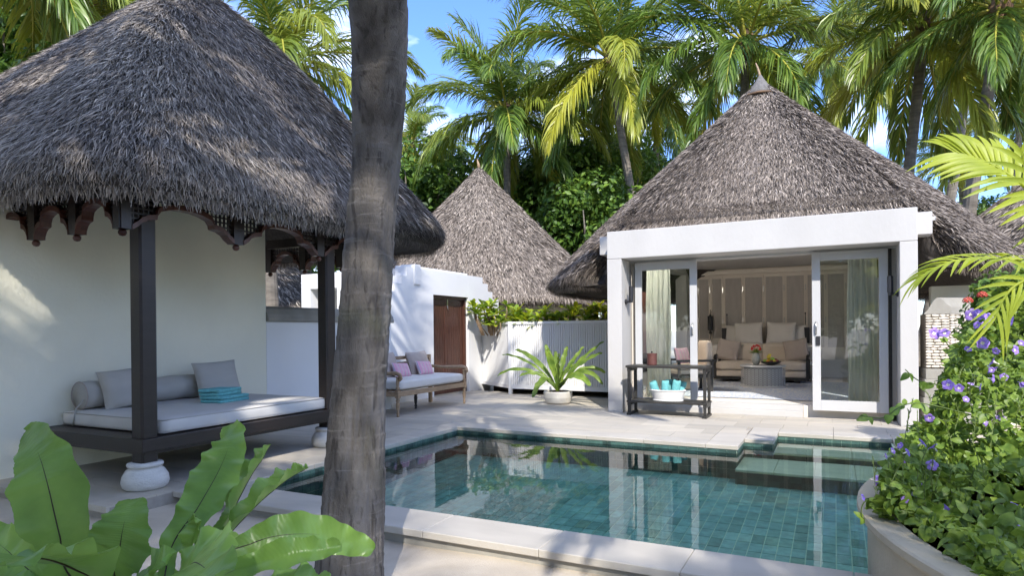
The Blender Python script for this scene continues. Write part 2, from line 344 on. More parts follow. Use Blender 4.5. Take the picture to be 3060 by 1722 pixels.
def raw_mesh(name, V, F, mats, rnd=None, smooth=False):
    """numpy mesh; F is (n,3) or (n,4)"""
    me = bpy.data.meshes.new(name); V = np.asarray(V, np.float32); 
    Fs = F if isinstance(F, list) else [F]
    nl = sum(f.size for f in Fs); nf = sum(len(f) for f in Fs)
    me.vertices.add(len(V)); me.vertices.foreach_set('co', V.ravel())
    me.loops.add(nl); me.polygons.add(nf)
    me.loops.foreach_set('vertex_index', np.concatenate([f.ravel() for f in Fs]).astype(np.int32))
    tot = np.concatenate([np.full(len(f), f.shape[1]) for f in Fs]); st = np.concatenate([[0], np.cumsum(tot)[:-1]])
    me.polygons.foreach_set('loop_start', st.astype(np.int32))
    try: me.polygons.foreach_set('loop_total', tot.astype(np.int32))
    except Exception: pass
    for m_ in (mats if isinstance(mats, (list, tuple)) else [mats]): me.materials.append(M[m_])
    if rnd is not None:
        a = me.attributes.new('rnd', 'FLOAT', 'POINT'); a.data.foreach_set('value', np.asarray(rnd, np.float32))
    if smooth: me.polygons.foreach_set('use_smooth', [True]*nf)
    me.update(calc_edges=True); me.validate(); return me
# ================================================================ the ground, the patio and the pool
def lines(a, b, fine0, fine1, step, ratio=1.6):
    L_ = list(np.arange(fine0, fine1 + 1e-6, step)); d = step
    x = fine1
    while x < b: d *= ratio; x = min(b, x + d); L_.append(x)
    x = fine0; d = step
    while x > a: d *= ratio; x = max(a, x - d); L_.insert(0, x)
    return L_
gu = sorted(set([round(x, 3) for x in lines(-600, 600, -8, 6, .25)] + [-7.4, -4.9, .75, 1.32]))
gv = sorted(set([round(x, 3) for x in lines(-600, 600, -3, 12, .25)] + [3.62, 9.2, 3.1, 17.2]))
hole = [(-4.9, .75, 3.62, 9.2)]
V, F, idx = [], [], {}
for i, u in enumerate(gu):
    for j, v in enumerate(gv):
        idx[i, j] = len(V)
        a = mnoise.noise(Vector((u*1.3, v*1.3, 3)))*.014 + mnoise.noise(Vector((u*.35, v*.35, 9)))*.02
        if v > 3.3 and -9 < u < 2: a = min(a, .01)
        V.append((u, v, -.115 + a))
for i in range(len(gu) - 1):
    for j in range(len(gv) - 1):
        cu, cv = (gu[i] + gu[i + 1])/2, (gv[j] + gv[j + 1])/2
        if any(h[0] < cu < h[1] and h[2] < cv < h[3] for h in hole): continue
        F.append((idx[i, j], idx[i + 1, j], idx[i + 1, j + 1], idx[i, j + 1]))
g = MB(); g.add(V, F); struct(g.build('ground', 'sand', smooth=True))

# patio slab and its flagstones
slab = MB()
RECTS = [(-7.2, -5.1, 3.05, 8.11), (-7.44, -1.37, 8.11, 9.32), (-1.37, -1.02, 8.67, 9.32), (-7.44, 1.32, 9.32, 10.2),
         (-7.44, -3.39, 10.2, 12.7), (-3.12, .79, 10.2, 10.66), (1.03, 1.32, 10.2, 11.2), (.95, 1.32, 4.0, 9.32)]
for (a, b, c, d) in RECTS: slab.box(a, b, c + .0, d, -.14, -.012)
patio = struct(slab.build('patio', 'grout'))
def unit_box(name, m_, bev=.0):
    b_ = MB(); b_.box(-.5, .5, -.5, .5, -1, 0); return b_.mesh(name, m_, bev=bev)
stone_me = unit_box('flagstone', 'stone')
TW, TH = .62, .40
n_fl = 0
for (a, b, c, d) in RECTS:
    v = c; row = 0
    nrow = max(1, round((d - c)/TH)); th = (d - c)/nrow
    for r_ in range(nrow):
        off = -(r_ % 2)*TW*.5 - random.random()*.05
        u = a + off
        while u < b - .02:
            u0, u1 = max(u, a), min(u + TW, b)
            if u1 - u0 > .06:
                ov = .03 if (r_ == 0 and c == 3.05) else 0
                link('flagstone', stone_me, patio, loc=((u0 + u1)/2, c + (r_ + .5)*th - ov/2, random.uniform(-.001, .001)), sc=(u1 - u0 - .004, th - .004 + ov, .05 if ov else .02)); n_fl += 1
            u += TW

# pool: (u0,u1,v0,v1) pieces of coping
pool = struct(MB().box(-4.86, -4.8, 3.94, 7.82, -.75, -.052).box(-4.8, .66, 3.94, 4.0, -.75, -.052).box(-4.8, -1.02, 7.76, 7.82, -.75, -.052)
              .box(-1.08, -1.02, 7.82, 8.38, -.75, -.052).box(-1.02, -.74, 8.32, 8.38, -.75, -.052).box(-.74, -.68, 8.32, 9.05, -.75, -.052).box(-.68, .66, 8.985, 9.05, -.75, -.052)
              .box(.6, .66, 4.0, 8.985, -.75, -.052).build('pool_basin', 'tilegrout'))
FZ = lambda v: -.385 - .050*(7.76 - v)
fl = MB(); fl.add([(-4.8, 4, FZ(4) - .006), (.6, 4, FZ(4) - .006), (.6, 9, FZ(9) - .006), (-4.8, 9, FZ(9) - .006)], [(0, 1, 2, 3)])
fl.build('pool_floor', 'tilegrout', pool)
cop_me = unit_box('coping_stone', 'coping', .006)
def coping(u0, u1, v0, v1, n, along):
    for i in range(n):
        if along == 'u': a, b, c, d = u0 + (u1 - u0)*i/n, u0 + (u1 - u0)*(i + 1)/n, v0, v1
        else: a, b, c, d = u0, u1, v0 + (v1 - v0)*i/n, v0 + (v1 - v0)*(i + 1)/n
        b_ = MB(); b_.box(a + .0015, b - .0015, c + .0015, d - .0015, -.05, .001 + random.uniform(-.0008, .0008)); b_.build('coping_stone', 'coping', pool, bev=.005, seg=1)
coping(-5.1, .95, 3.58, 4.0, 7, 'u')
coping(-5.1, -4.785, 4.0, 7.76, 4, 'v'); coping(-5.1, -1.37, 7.745, 8.11, 5, 'u')
coping(-1.37, -1.005, 7.745, 8.67, 1, 'v'); coping(-1.005, -.665, 8.305, 9.32, 1, 'v'); coping(-.665, .615, 8.97, 9.32, 2, 'u'); coping(.615, .95, 4.0, 9.32, 5, 'v')
# masonry under the near coping and under the patio's left end
pool_plinth = MB().box(-5.06, .92, 3.62, 3.94, -.2, -.051); pool_plinth.build('plinth', 'concrete', pool)
pl2 = MB().box(-7.2, -5.12, 3.11, 3.3, -.2, -.141); pl2.build('plinth', 'concrete', patio)
# floor tiles: the nearest 300 singly, the rest in one piece
tu, tv = .11, .2
cells = []
for iu in range(math.floor(-4.8/tu), math.ceil(.6/tu)):
    for iv in range(math.floor(4.0/tv), math.ceil(7.76/tv)):
        a, b, c, d = max(iu*tu, -4.8), min((iu + 1)*tu, .6), max(iv*tv, 4.0), min((iv + 1)*tv, 7.76)
        if b - a > .02 and d - c > .02: cells.append((a, b, c, d))
def seen(c):  # how near the middle of the visible floor the tile lies
    u, v = (c[0] + c[1])/2, (c[2] + c[3])/2
    return math.hypot(u - 0.0, v) + (5 if v < 4.75 + .0*u else 0)
cells.sort(key=seen)
tl = MB()
tile_me = MB().box(-.5, .5, -.5, .5, -1, 0).mesh('floor_tile', 'tile')
for k, (a, b, c, d) in enumerate(cells):
    zc = FZ((c + d)/2)
    if k < 300:
        o = link('floor_tile', tile_me, pool, loc=((a + b)/2, (c + d)/2, zc), rot=(math.atan(.050), 0, 0), sc=(b - a - .009, d - c - .009, .006))
    else:
        g_ = .0045; tl.add([(a + g_, c + g_, FZ(c)), (b - g_, c + g_, FZ(c)), (b - g_, d - g_, FZ(d)), (a + g_, d - g_, FZ(d))], [(0, 1, 2, 3)])
tl.build('floor_tiles', 'tile', pool, kind='stuff')
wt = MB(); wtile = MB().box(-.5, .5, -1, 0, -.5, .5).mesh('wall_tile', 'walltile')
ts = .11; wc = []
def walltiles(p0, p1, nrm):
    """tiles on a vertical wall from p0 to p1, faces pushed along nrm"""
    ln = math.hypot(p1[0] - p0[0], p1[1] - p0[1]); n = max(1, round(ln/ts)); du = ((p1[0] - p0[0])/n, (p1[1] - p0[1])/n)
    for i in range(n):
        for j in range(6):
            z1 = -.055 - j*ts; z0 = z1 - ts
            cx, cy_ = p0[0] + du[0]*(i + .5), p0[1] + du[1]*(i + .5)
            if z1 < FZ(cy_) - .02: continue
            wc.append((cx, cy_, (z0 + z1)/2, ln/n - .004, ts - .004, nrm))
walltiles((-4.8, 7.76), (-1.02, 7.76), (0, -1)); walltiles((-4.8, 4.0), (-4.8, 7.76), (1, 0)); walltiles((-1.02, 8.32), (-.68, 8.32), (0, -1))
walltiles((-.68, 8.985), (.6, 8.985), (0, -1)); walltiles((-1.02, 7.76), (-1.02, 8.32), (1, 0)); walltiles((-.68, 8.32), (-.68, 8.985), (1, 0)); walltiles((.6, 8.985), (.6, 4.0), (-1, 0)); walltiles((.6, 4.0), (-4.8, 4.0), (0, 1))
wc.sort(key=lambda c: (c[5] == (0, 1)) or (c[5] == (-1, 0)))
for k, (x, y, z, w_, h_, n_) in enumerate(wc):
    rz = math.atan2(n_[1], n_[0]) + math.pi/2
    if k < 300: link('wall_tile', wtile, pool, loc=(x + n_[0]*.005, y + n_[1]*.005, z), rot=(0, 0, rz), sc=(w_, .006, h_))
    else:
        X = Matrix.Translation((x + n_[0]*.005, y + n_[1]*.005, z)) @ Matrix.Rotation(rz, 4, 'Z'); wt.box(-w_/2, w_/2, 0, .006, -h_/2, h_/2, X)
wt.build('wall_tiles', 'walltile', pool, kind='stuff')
# the two submerged steps, a slab of three stones each
def step(u0, u1, v0, v1, z, n):
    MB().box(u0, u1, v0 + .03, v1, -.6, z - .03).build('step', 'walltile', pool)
    for i in range(n):
        a, b = u0 + (u1 - u0)*i/n, u0 + (u1 - u0)*(i + 1)/n
        MB().box(a + .002, b - .002, v0, v1, z - .028, z).build('step_stone', 'stepstone', pool, bev=.004, seg=1)
step(-1.012, .592, 7.52, 8.31, -.225, 4); step(-.672, .592, 8.315, 8.977, -.145, 3)
w = MB(); wz = -.091
w.add([(-4.8, 4.0, wz), (.6, 4.0, wz), (.6, 7.76, wz), (-4.8, 7.76, wz), (-1.02, 7.76, wz), (.6, 8.32, wz), (-1.02, 8.32, wz), (-.68, 8.32, wz), (.6, 8.985, wz), (-.68, 8.985, wz)],
      [(0, 1, 2, 4, 3), (4, 2, 5, 7, 6), (7, 5, 8, 9)])
struct(link('pool_water', w.mesh('pool_water', 'water', keep=True)))

# ================================================================ thatch
def thatch_roof(parent, eave, top, zE, zT, prof, n_straw, sl, sw, m_straw='thatch', lip=.22, seed=1, cover=1.0, rim=True, view=None, name='thatch_roof', norim=None):
    """eave: closed list of (x,y); top: same length, the ridge point above each; prof(s) 0..1 height share; a straw coat over a packed core"""
    r = np.random.default_rng(seed)
    E = np.array(eave, float); T = np.array(top, float); n = len(E); NS = 26
    zE = np.broadcast_to(np.asarray(zE, float), (n,)).copy(); zT = np.broadcast_to(np.asarray(zT, float), (n,)).copy()
    s = np.linspace(0, 1, NS)
    def surf(E_, T_, s_, zE=zE, zT=zT):
        xy = E_*(1 - s_)[..., None] + T_*s_[..., None]
        return np.concatenate([xy, (zE + lip + (zT - zE - lip)*prof(s_))[..., None]], -1)
    P = []
    inn = E + (T - E)*.14
    P.append([Vector((x, y, zE_ + (zT_ - zE_)*.58 - .12)) for (x, y), zE_, zT_ in zip(E + (T - E)*.6, zE, zT)])
    P.append([Vector((x, y, z_ + lip*.35)) for (x, y), z_ in zip(inn, zE)])
    P.append([Vector((x, y, z_)) for (x, y), z_ in zip(E + (T - E)*.02, zE)])
    P.append([Vector((x, y, z_ + lip*.45)) for (x, y), z_ in zip(E - (T - E)*.004, zE)])
    for si in s:
        P.append([Vector(p) for p in surf(E, T, np.full(n, si))])
    core = MB(); core.grid(P, closed=True); co = core.build(name, 'thatchcore', parent, smooth=True)
    # straws
    seg = np.hypot(*(np.roll(E, -1, 0) - E).T); cum = np.cumsum(seg); tot = cum[-1]
    def pick(k, ss):
        t = r.random(k)*tot; i = np.searchsorted(cum, t) % n; f = 1 - (cum[i] - t)/seg[i]; j = (i + 1) % n
        return E[i]*(1 - f)[:, None] + E[j]*f[:, None], T[i]*(1 - f)[:, None] + T[j]*f[:, None], zE[i]*(1 - f) + zE[j]*f, zT[i]*(1 - f) + zT[j]*f
    ss = 1 - np.sqrt(r.random(n_straw)*.9985)          # area-true on a cone: many at the eave
    ex_ = r.random(n_straw) < .07; ss[ex_] = r.random(ex_.sum())*.07
    Ex, Tx, Zx, Yx = pick(n_straw, ss)
    if view is not None:     # keep straws on the sides a visitor on the patio can see, plus a thin coat elsewhere
        c = Tx; out = Ex - Tx; out /= np.linalg.norm(out, axis=1)[:, None] + 1e-6
        to = np.array(view) - Ex; to /= np.linalg.norm(to, axis=1)[:, None]
        keep = ((out*to).sum(1) > -.35) | (r.random(n_straw) < .12); Ex, Tx, ss, Zx, Yx = Ex[keep], Tx[keep], ss[keep], Zx[keep], Yx[keep]
    k = len(ss)
    p0 = surf(Ex, Tx, ss, Zx, Yx); p1 = surf(Ex, Tx, np.clip(ss - .02, -.05, 1), Zx, Yx); d = p1 - p0; d /= np.linalg.norm(d, axis=1)[:, None]
    side = np.cross(d, np.array([0, 0, 1.])); side /= np.linalg.norm(side, axis=1)[:, None] + 1e-9; nor = np.cross(side, d); nor *= np.sign(nor[:, 2:3] + 1e-9)
    ln = sl*(.55 + .9*r.random(k)); clump = np.array([mnoise.noise(Vector((p[0]*2.1, p[1]*2.1, p[2]*2.1))) for p in p0[::8]]).repeat(8)[:k]
    clump = np.resize(clump, k)
    ang = clump*.50 + r.normal(0, .13, k); bend = r.normal(0, .20, k)
    d1 = d*np.cos(ang)[:, None] + side*np.sin(ang)[:, None]; a2 = ang + bend; d2 = d*np.cos(a2)[:, None] + side*np.sin(a2)[:, None]
    lift = .012 + .030*r.random(k)
    lo = np.clip(1 - ss/.05, 0, 1)[:, None]; d1 = d1*(1 - .35*lo) + np.array([0, 0, -1.])*.45*lo; d2 = d2*(1 - .6*lo) + np.array([0, 0, -1.])*.8*lo
    b0 = p0 + nor*(-.004); b1 = b0 + d1*(ln*.5)[:, None] + nor*lift[:, None]; b2 = b1 + d2*(ln*.5)[:, None] + nor*(lift*r.uniform(-.4, .9, k))[:, None]
    tw = r.normal(0, .5, k); w1 = np.cross(d1, nor)*np.cos(tw)[:, None] + nor*np.sin(tw)[:, None]
    wd_ = (sw*(.6 + .8*r.random(k)))[:, None]
    V = np.stack([b0 - w1*wd_*.5, b0 + w1*wd_*.5, b1 - w1*wd_*.5, b1 + w1*wd_*.5, b2], 1).reshape(-1, 3)
    o_ = (np.arange(k)*5)[:, None]
    F = o_ + np.array([0, 1, 3, 2]); F3 = o_ + np.array([2, 3, 4])
    rn = np.clip(.47 + clump*.22 + r.normal(0, .26, k), 0, 1).repeat(5)
    if rim:   # ragged butt ends under the eave
        kr = int(n_straw*.20); Er, Tr, Zr, _y = pick(kr, None); q = r.random(kr); dr = (Tr - Er); dr /= np.linalg.norm(dr, axis=1)[:, None]
        inw = np.concatenate([dr, np.zeros((kr, 1))], 1)
        b0 = np.concatenate([Er, (Zr + lip*(1.05 - 1.22*q))[:, None]], 1) + inw*(-.020 + .34*np.maximum(q - .5, 0))[:, None]
        dirs = -inw*(.55 - .70*q)[:, None] + np.array([0, 0, -1.])*(.55 + .45*q)[:, None] + r.normal(0, .22, (kr, 3)); dirs /= np.linalg.norm(dirs, axis=1)[:, None]
        b2 = b0 + dirs*(sl*.38*(.4 + .9*r.random(kr)))[:, None]; sd = np.cross(dirs, inw + .01); sd /= np.linalg.norm(sd, axis=1)[:, None]; hw = sw*.5
        if norim is not None:
            hid = norim(Er[:, 0], Er[:, 1]); b0[hid, 2] += .25; b2[hid, 2] = b0[hid, 2] + .02
        V2 = np.stack([b0 - sd*hw, b0 + sd*hw, b2 - sd*hw*.3, b2 + sd*hw*.3], 1).reshape(-1, 3); o2 = (np.arange(kr)*4)[:, None] + len(V)
        F = np.concatenate([F, o2 + np.array([0, 1, 3, 2])]); V = np.concatenate([V, V2]); rn = np.concatenate([rn, np.clip(.50 + r.normal(0, .24, kr), 0, 1).repeat(4)])
    me = raw_mesh('thatch_straw', V, [F, F3], m_straw, rn)
    st = link('thatch_straw', me, co, 'stuff')
    return co
def rounded_rect(u0, u1, v0, v1, rad, n=10):
    pts = []
    for cx, cy_, a0 in ((u1 - rad, v1 - rad, 0), (u0 + rad, v1 - rad, 90), (u0 + rad, v0 + rad, 180), (u1 - rad, v0 + rad, 270)):
        for i in range(n + 1):
            a = R(a0 + 90*i/n); pts.append((cx + rad*math.cos(a), cy_ + rad*math.sin(a)))
    out = []
    for i in range(len(pts)):
        a, b = pts[i], pts[(i + 1) % len(pts)]; l = math.dist(a, b); m_ = max(1, int(l/.25))
        out += [(a[0] + (b[0] - a[0])*j/m_, a[1] + (b[1] - a[1])*j/m_) for j in range(m_)]
    return out

# ================================================================ the garden pavilion
pav = thing('garden_pavilion', 'open daybed pavilion with a steep grey thatched roof on dark wood posts', 'pavilion', (-6, 4.9, 0))
ev = rounded_rect(-12.5, -4.72, 2.72, 7.85, .85)
RU = -6.95; 
tp = [(min(max(u, -10.6), RU) if u < RU else RU, 5.2) for u, v in ev]
thatch_roof(pav, ev, tp, 2.505, [5.62 - .13*(RU - t_[0]) for t_ in tp], lambda s: s**.93*(1 + .10*np.sin(np.pi*s)), 225000, .21, .0085, 'thatch', .24, 3, view=(0, 0))
# a ridge roll
MB().tube([(RU + .05, 5.2, 5.52), (-10.7, 5.2, 5.05)], .11, 10).build('ridge_roll', 'thatchcore', pav, smooth=True)
# platform
pf = MB().box(-7.0, -5.30, 3.452, 5.98, .332, .444)
pf.build('platform', 'bedwood', pav, bev=.006)
MB().box(-7.0, -5.345, 3.50, 5.93, .30, .330).build('platform_skirt', 'darkwood', pav)
def post(u, v):
    p = MB().box(u - .078, u + .078, v - .078, v + .078, .2, 2.55)
    o = p.build('post', 'bedwood', pav, bev=.018, seg=1)
    fs = MB().lathe([(.0, 0), (.155, 0), (.178, .02), (.190, .06), (.183, .11), (.150, .165), (.118, .185), (.118, .19), (.140, .196), (.146, .21), (.140, .225), (.118, .231), (0, .231)], (u, v, 0), 36)
    fs.build('foot_stone', 'stonewhite', pav, smooth=True)
post(-5.43, 3.56); post(-5.43, 5.83)
# carved fretwork hanging under the eave: bays of cusped arches
def valance(p0, p1, n, out, ztop=2.62, zb=2.235):
    p0, p1 = Vector(p0), Vector(p1); d = (p1 - p0)/n; ln = d.length; e = d.normalized(); o_ = Vector((out[0], out[1], 0))
    fn = lambda p, q, dep: (p0.x + e.x*p + o_.x*dep, p0.y + e.y*p + o_.y*dep, q)
    for i in range(n):
        b = MB(); x0 = ln*i; H = .20; A = []
        half = [(.055, 0), (.062, .035), (.085, .075), (.115, .10), (.155, .112), (.160, .118), (.163, .15), (.18, .19), (.22, .215), (.27, .232), (.325, .238)]
        sx = ln/.65
        half = [(px*sx if px > .06 else px, pz) for px, pz in half]
        A = [(x0 + a, zb + z) for a, z in half] + [(x0 + ln - a, zb + z) for a, z in half[::-1]]
        B = [(p + (.0), min(q + .045, ztop)) for p, q in A]
        b.strip(A, B, fn, -.05, .05); b.build('arch', 'redwood', pav)
        lat = MB()
        # lattice above the arch
        def zarch(x):
            for k in range(len(B) - 1):
                if B[k][0] <= x <= B[k + 1][0]: t = (x - B[k][0])/max(1e-6, B[k + 1][0] - B[k][0]); return B[k][1]*(1 - t) + B[k + 1][1]*t
            return zb + .05
        m_ = int(ln/.045)
        for k in range(1, m_):
            x = x0 + ln*k/m_; z = zarch(x)
            if z < ztop: lat.prism([(x - .007, z - .01), (x + .007, z - .01), (x + .007, ztop), (x - .007, ztop)], fn, -.008, .006)
        z = zb + .06
        while z < ztop:
            xs = [x0 + ln*k/60 for k in range(61)]; run = None
            for x in xs:
                ok = zarch(x) < z
                if ok and run is None: run = x
                if (not ok or x == xs[-1]) and run is not None:
                    if x - run > .02: lat.prism([(run, z - .007), (x, z - .007), (x, z + .007), (run, z + .007)], fn, -.010, .010)
                    run = None
            z += .045
        lat.build('lattice', 'darkwood', pav)
    for i in range(n + 1):
        x = ln*i; b = MB(); b.prism([(x - .055, zb), (x + .055, zb), (x + .055, ztop), (x - .055, ztop)] if 0 < i < n else [(x - .055, zb), (x + .055, zb), (x + .055, ztop), (x - .055, ztop)], fn, -.042, .042)
        b.build('hanging_stile', 'darkwood', pav)
        c = fn(x, zb - .028, 0)
        MB().lathe([(0, -.032), (.022, -.026), (.033, -.008), (.033, .008), (.022, .024), (.012, .03), (0, .031)], c, 14).build('turned_drop', 'redwood', pav, smooth=True)
valance((-5.30, 3.30, 0), (-7.24, 3.30, 0), 3, (0, -1))
valance((-5.30, 3.30, 0), (-5.30, 6.70, 0), 3, (1, 0))
valance((-5.30, 6.70, 0), (-7.30, 6.70, 0), 3, (0, 1))
for (a, b) in (((-5.36, 3.36), (-5.36, 6.64)), ((-5.36, 3.36), (-7.0, 3.36)), ((-5.36, 6.64), (-7.2, 6.64))):
    MB().box(min(a[0], b[0]) - .05, max(a[0], b[0]) + .05, min(a[1], b[1]) - .05, max(a[1], b[1]) + .05, 2.56, 2.68).build('eave_beam', 'darkwood', pav)

# mattress, bolster, cushions, towels
def pillow_mesh(name, w_, h_, t_, m_, seed=0, flange=0, pinch=.06, n=18):
    """soft pillow lying in XY, thickness along Z, pulled-out corners"""
    b = MB()
    for sgn in (1, -1):
        P = []
        for i in range(n + 1):
            row = []
            for j in range(n + 1):
                x, y = -1 + 2*i/n, -1 + 2*j/n
                x = math.copysign(abs(x)**.85, x); y = math.copysign(abs(y)**.85, y)
                th = max(0, (1 - x**4)*(1 - y**4))**.55
                wv = 1 - pinch*(1 - abs(y)**2)*abs(x)**4; wh = 1 - pinch*(1 - abs(x)**2)*abs(y)**4
                nz_ = mnoise.noise(Vector((x*1.6 + seed*3.1, y*1.6, seed)))*.17 + mnoise.noise(Vector((x*3.5 + seed, y*3.5 + x*1.5, 7)))*.11
                row.append(Vector((x*w_/2*wv, y*h_/2*wh, sgn*(t_/2*th*(1 + nz_)) + .0015*sgn)))
            P.append(row)
        b.grid(P)
    if flange:
        pass
    return b.mesh(name, m_, smooth=True)
def place(o, pos, xdir, zdir):
    """stand a pillow: local X along xdir, local Z (its face) along zdir"""
    x = Vector(xdir).normalized(); z = Vector(zdir).normalized(); x = (x - z*x.dot(z)).normalized(); y = z.cross(x)
    o.matrix_world = Matrix.Translation(pos) @ Matrix((x, y, z)).transposed().to_4x4(); return o
def cushion(name, w_, h_, t_, m_, pos, xd, zd, label, group=None, seed=0):
    o = link(name, pillow_mesh(name, w_, h_, t_, m_, seed)); place(o, pos, xd, zd); return tag(o, label, 'cushion', group)
def soft_box(u0, u1, v0, v1, z0, z1, r_, puff=.012, n=22, seed=0):
    """upholstered block with rounded edges and slightly swollen faces"""
    b = MB(); bm = bmesh.new(); bmesh.ops.create_cube(bm, size=2)
    bmesh.ops.subdivide_edges(bm, edges=bm.edges, cuts=n, use_grid_fill=True)
    hx, hy, hz = (u1 - u0)/2, (v1 - v0)/2, (z1 - z0)/2
    vs = []
    for v_ in bm.verts:
        x, y, z = v_.co; px, py, pz = x*hx, y*hy, z*hz
        cx, cy_, cz = [max(-h + r_, min(h - r_, p)) for p, h in ((px, hx), (py, hy), (pz, hz))]
        d = Vector((px - cx, py - cy_, pz - cz)); q = Vector((cx, cy_, cz)) + (d.normalized()*r_ if d.length > 1e-6 else d)
        nz_ = mnoise.noise(Vector((px*1.7 + seed, py*1.7, pz*2)))*.5
        q.z += (1 if z > 0 else -.0)*puff*(1 - (px/hx)**4)*(1 - (py/hy)**4)*(1 + nz_)*(abs(z) > .9)
        q.y += math.copysign(puff*.6, y)*(abs(y) > .9)*(1 - (pz/hz)**2)
        q.x += math.copysign(puff*.6, x)*(abs(x) > .9)*(1 - (pz/hz)**2)
        vs.append(q + Vector(((u0 + u1)/2, (v0 + v1)/2, (z0 + z1)/2)))
    b.add(vs, [[v_.index for v_ in f.verts] for f in bm.faces]); bm.free(); return b
mt = thing('daybed_mattress', 'long pale grey mattress lying on the dark wooden platform', 'mattress', (-6.2, 4.7, .446))
soft_box(-6.96, -5.40, 3.70, 5.80, .449, .590, .035, .010).build('mattress_pad', 'matfab', mt, smooth=True)
for z in (.575, .462):
    pts = [(-6.95, 3.712, z), (-5.41, 3.712, z), (-5.41, 5.79, z)]; MB().tube([(-6.93, 3.698, z), (-5.43, 3.698, z), (-5.40, 3.72, z), (-5.40, 5.78, z)], .005, 6).build('piping', 'greyfab', mt, smooth=True)
bo = thing('bolster', 'long round grey bolster against the cream wall on the daybed', 'bolster', (-6.85, 4.7, .6))
MB().tube([(-6.83, 3.80 + i*.1, .735 + .004*math.sin(i*1.3)) for i in range(19)], [.137 + .004*math.sin(i*2.1) for i in range(19)], 28).build('bolster_body', 'greyfab', bo, smooth=True)
for y in (3.798, 5.602):
    MB().tube([(-6.83 + .139*math.cos(a), y, .735 + .139*math.sin(a)) for a in [2*math.pi*i/32 for i in range(33)]], .006, 6).build('piping', 'taupe', bo, smooth=True)
MB().tube([(-6.74, 3.79, .70), (-6.72, 3.70, .62), (-6.73, 3.685, .52), (-6.76, 3.69, .45)], .006, 6).build('tie_cord', 'greyfab', bo, smooth=True)
cushion('cushion', .47, .43, .17, 'greyfab', (-6.60, 4.13, .80), (.12, 1, .03), (.86, -.28, .42), 'grey linen cushion on the daybed, left of the near post', 'grey cushions on the daybed', 1)
cushion('cushion', .50, .46, .17, 'greyfab', (-6.52, 5.17, .815), (.15, 1, -.02), (.86, -.30, .40), 'grey linen cushion on the daybed behind the folded turquoise towels', 'grey cushions on the daybed', 2)
def folded(name, c, w_, d_, h_, rz, label):
    t_ = thing(name, label, 'towel', c, 'folded turquoise towels on the daybed', rz)
    for k in range(2):
        # one fold: a flattened loop seen end-on
        prof = []
        hh = h_/2; z0 = k*hh
        for i in range(9): a = R(-90 + 180*i/8); prof.append((w_/2 - hh*.45 + hh*.45*math.cos(a), z0 + hh*.5 + hh*.46*math.sin(a)))
        for i in range(9): a = R(90 + 180*i/8); prof.append((-w_/2 + hh*.45 + hh*.45*math.cos(a), z0 + hh*.5 + hh*.46*math.sin(a)))
        P = []
        for j in range(9):
            y = -d_/2 + d_*j/8
            P.append([Vector((p*(1 + .05*mnoise.noise(Vector((p*9, y*7, k + c[2]*9)))), y + .012*mnoise.noise(Vector((p*8, k, j)))*1.5, q + .006*mnoise.noise(Vector((p*11, y*9, k*3 + c[2]*20))))) for p, q in prof])
        b = MB(); b.grid(P, closed=True); n_ = len(prof); b.f.append(tuple(range(n_))); b.f.append(tuple(range(8*n_, 9*n_))); b.mi += [0, 0]
        link('fold', b.mesh('fold', 'aqua', smooth=True), t_, local=True)
folded('folded_towel', (-6.06, 4.90, .600), .44, .27, .075, R(100), 'folded turquoise towel lying flat on the daybed mattress, the lower one')
folded('folded_towel', (-6.09, 4.86, .677), .38, .25, .075, R(104), 'folded turquoise towel lying on top of the other one')

# ================================================================ walls
tw = thing('boundary_wall', 'tall cream plaster wall with a lower capped stretch behind the daybed', 'wall', (-7.1, 5, 0))
MB().box(-7.28, -7.0, -1.5, 6.34, -.2, 3.2).build('tall_wall', 'cream', tw, bev=.006)
MB().box(-7.26, -7.0, 6.343, 9.12, -.2, 1.515).build('low_wall', 'lifted_white', tw, bev=.01)
for i, (a, b) in enumerate(((6.343, 7.6), (7.604, 9.15))):
    MB().prism([(-7.31, 1.517), (-6.96, 1.517), (-6.955, 1.56), (-6.975, 1.62), (-7.03, 1.70), (-7.10, 1.735), (-7.17, 1.735), (-7.24, 1.70), (-7.30, 1.62), (-7.315, 1.56)], lambda p, q, d: (p, d, q), a, b).build('wall_cap', 'concrete', tw, bev=.004)
# door wall with stepped top
dw = thing('stepped_wall', 'white plaster garden wall with a stepped top and a dark wooden double door', 'wall', (-7.5, 11.7, 0))
out = [(9.45, 0), (9.45, 2.13), (9.80, 2.13), (9.80, 2.29), (10.02, 2.29), (10.02, 2.455), (10.20, 2.455), (10.20, 2.635), (13.20, 2.635), (13.20, 2.49), (13.45, 2.49), (13.45, 2.31), (13.68, 2.31), (13.68, 2.14), (13.95, 2.14), (13.95, 0)]
d0, d1, dh = 11.11, 12.53, 2.13
def wallpoly(pts, a, b, nm='wall_face'):
    MB().prism(pts, lambda p, q, d: (d, p, q), a, b).build(nm, 'lifted_white', dw, bev=.0)
wallpoly([(9.45, -.1), (9.45, 2.13), (9.80, 2.13), (9.80, 2.29), (10.02, 2.29), (10.02, 2.455), (10.20, 2.455), (10.20, 2.635), (d0, 2.635), (d0, -.1)], -7.435, -7.72)
wallpoly([(d0, 2.635), (d1, 2.635), (d1, dh), (d0, dh)], -7.436, -7.72)
wallpoly([(d1, -.1), (d1, 2.635), (13.20, 2.635), (13.20, 2.49), (13.45, 2.49), (13.45, 2.31), (13.68, 2.31), (13.68, 2.14), (14.0, 2.14), (14.0, -.1)], -7.435, -7.72)
MB().box(-7.75, -7.40, 10.42, 10.62, 2.30, 2.70).build('pier', 'lifted_white', dw, bev=.012)
MB().box(-8.05, -7.73, 10.65, 13.0, 2.3, 2.72).build('parapet', 'lifted_white', dw, bev=.01)
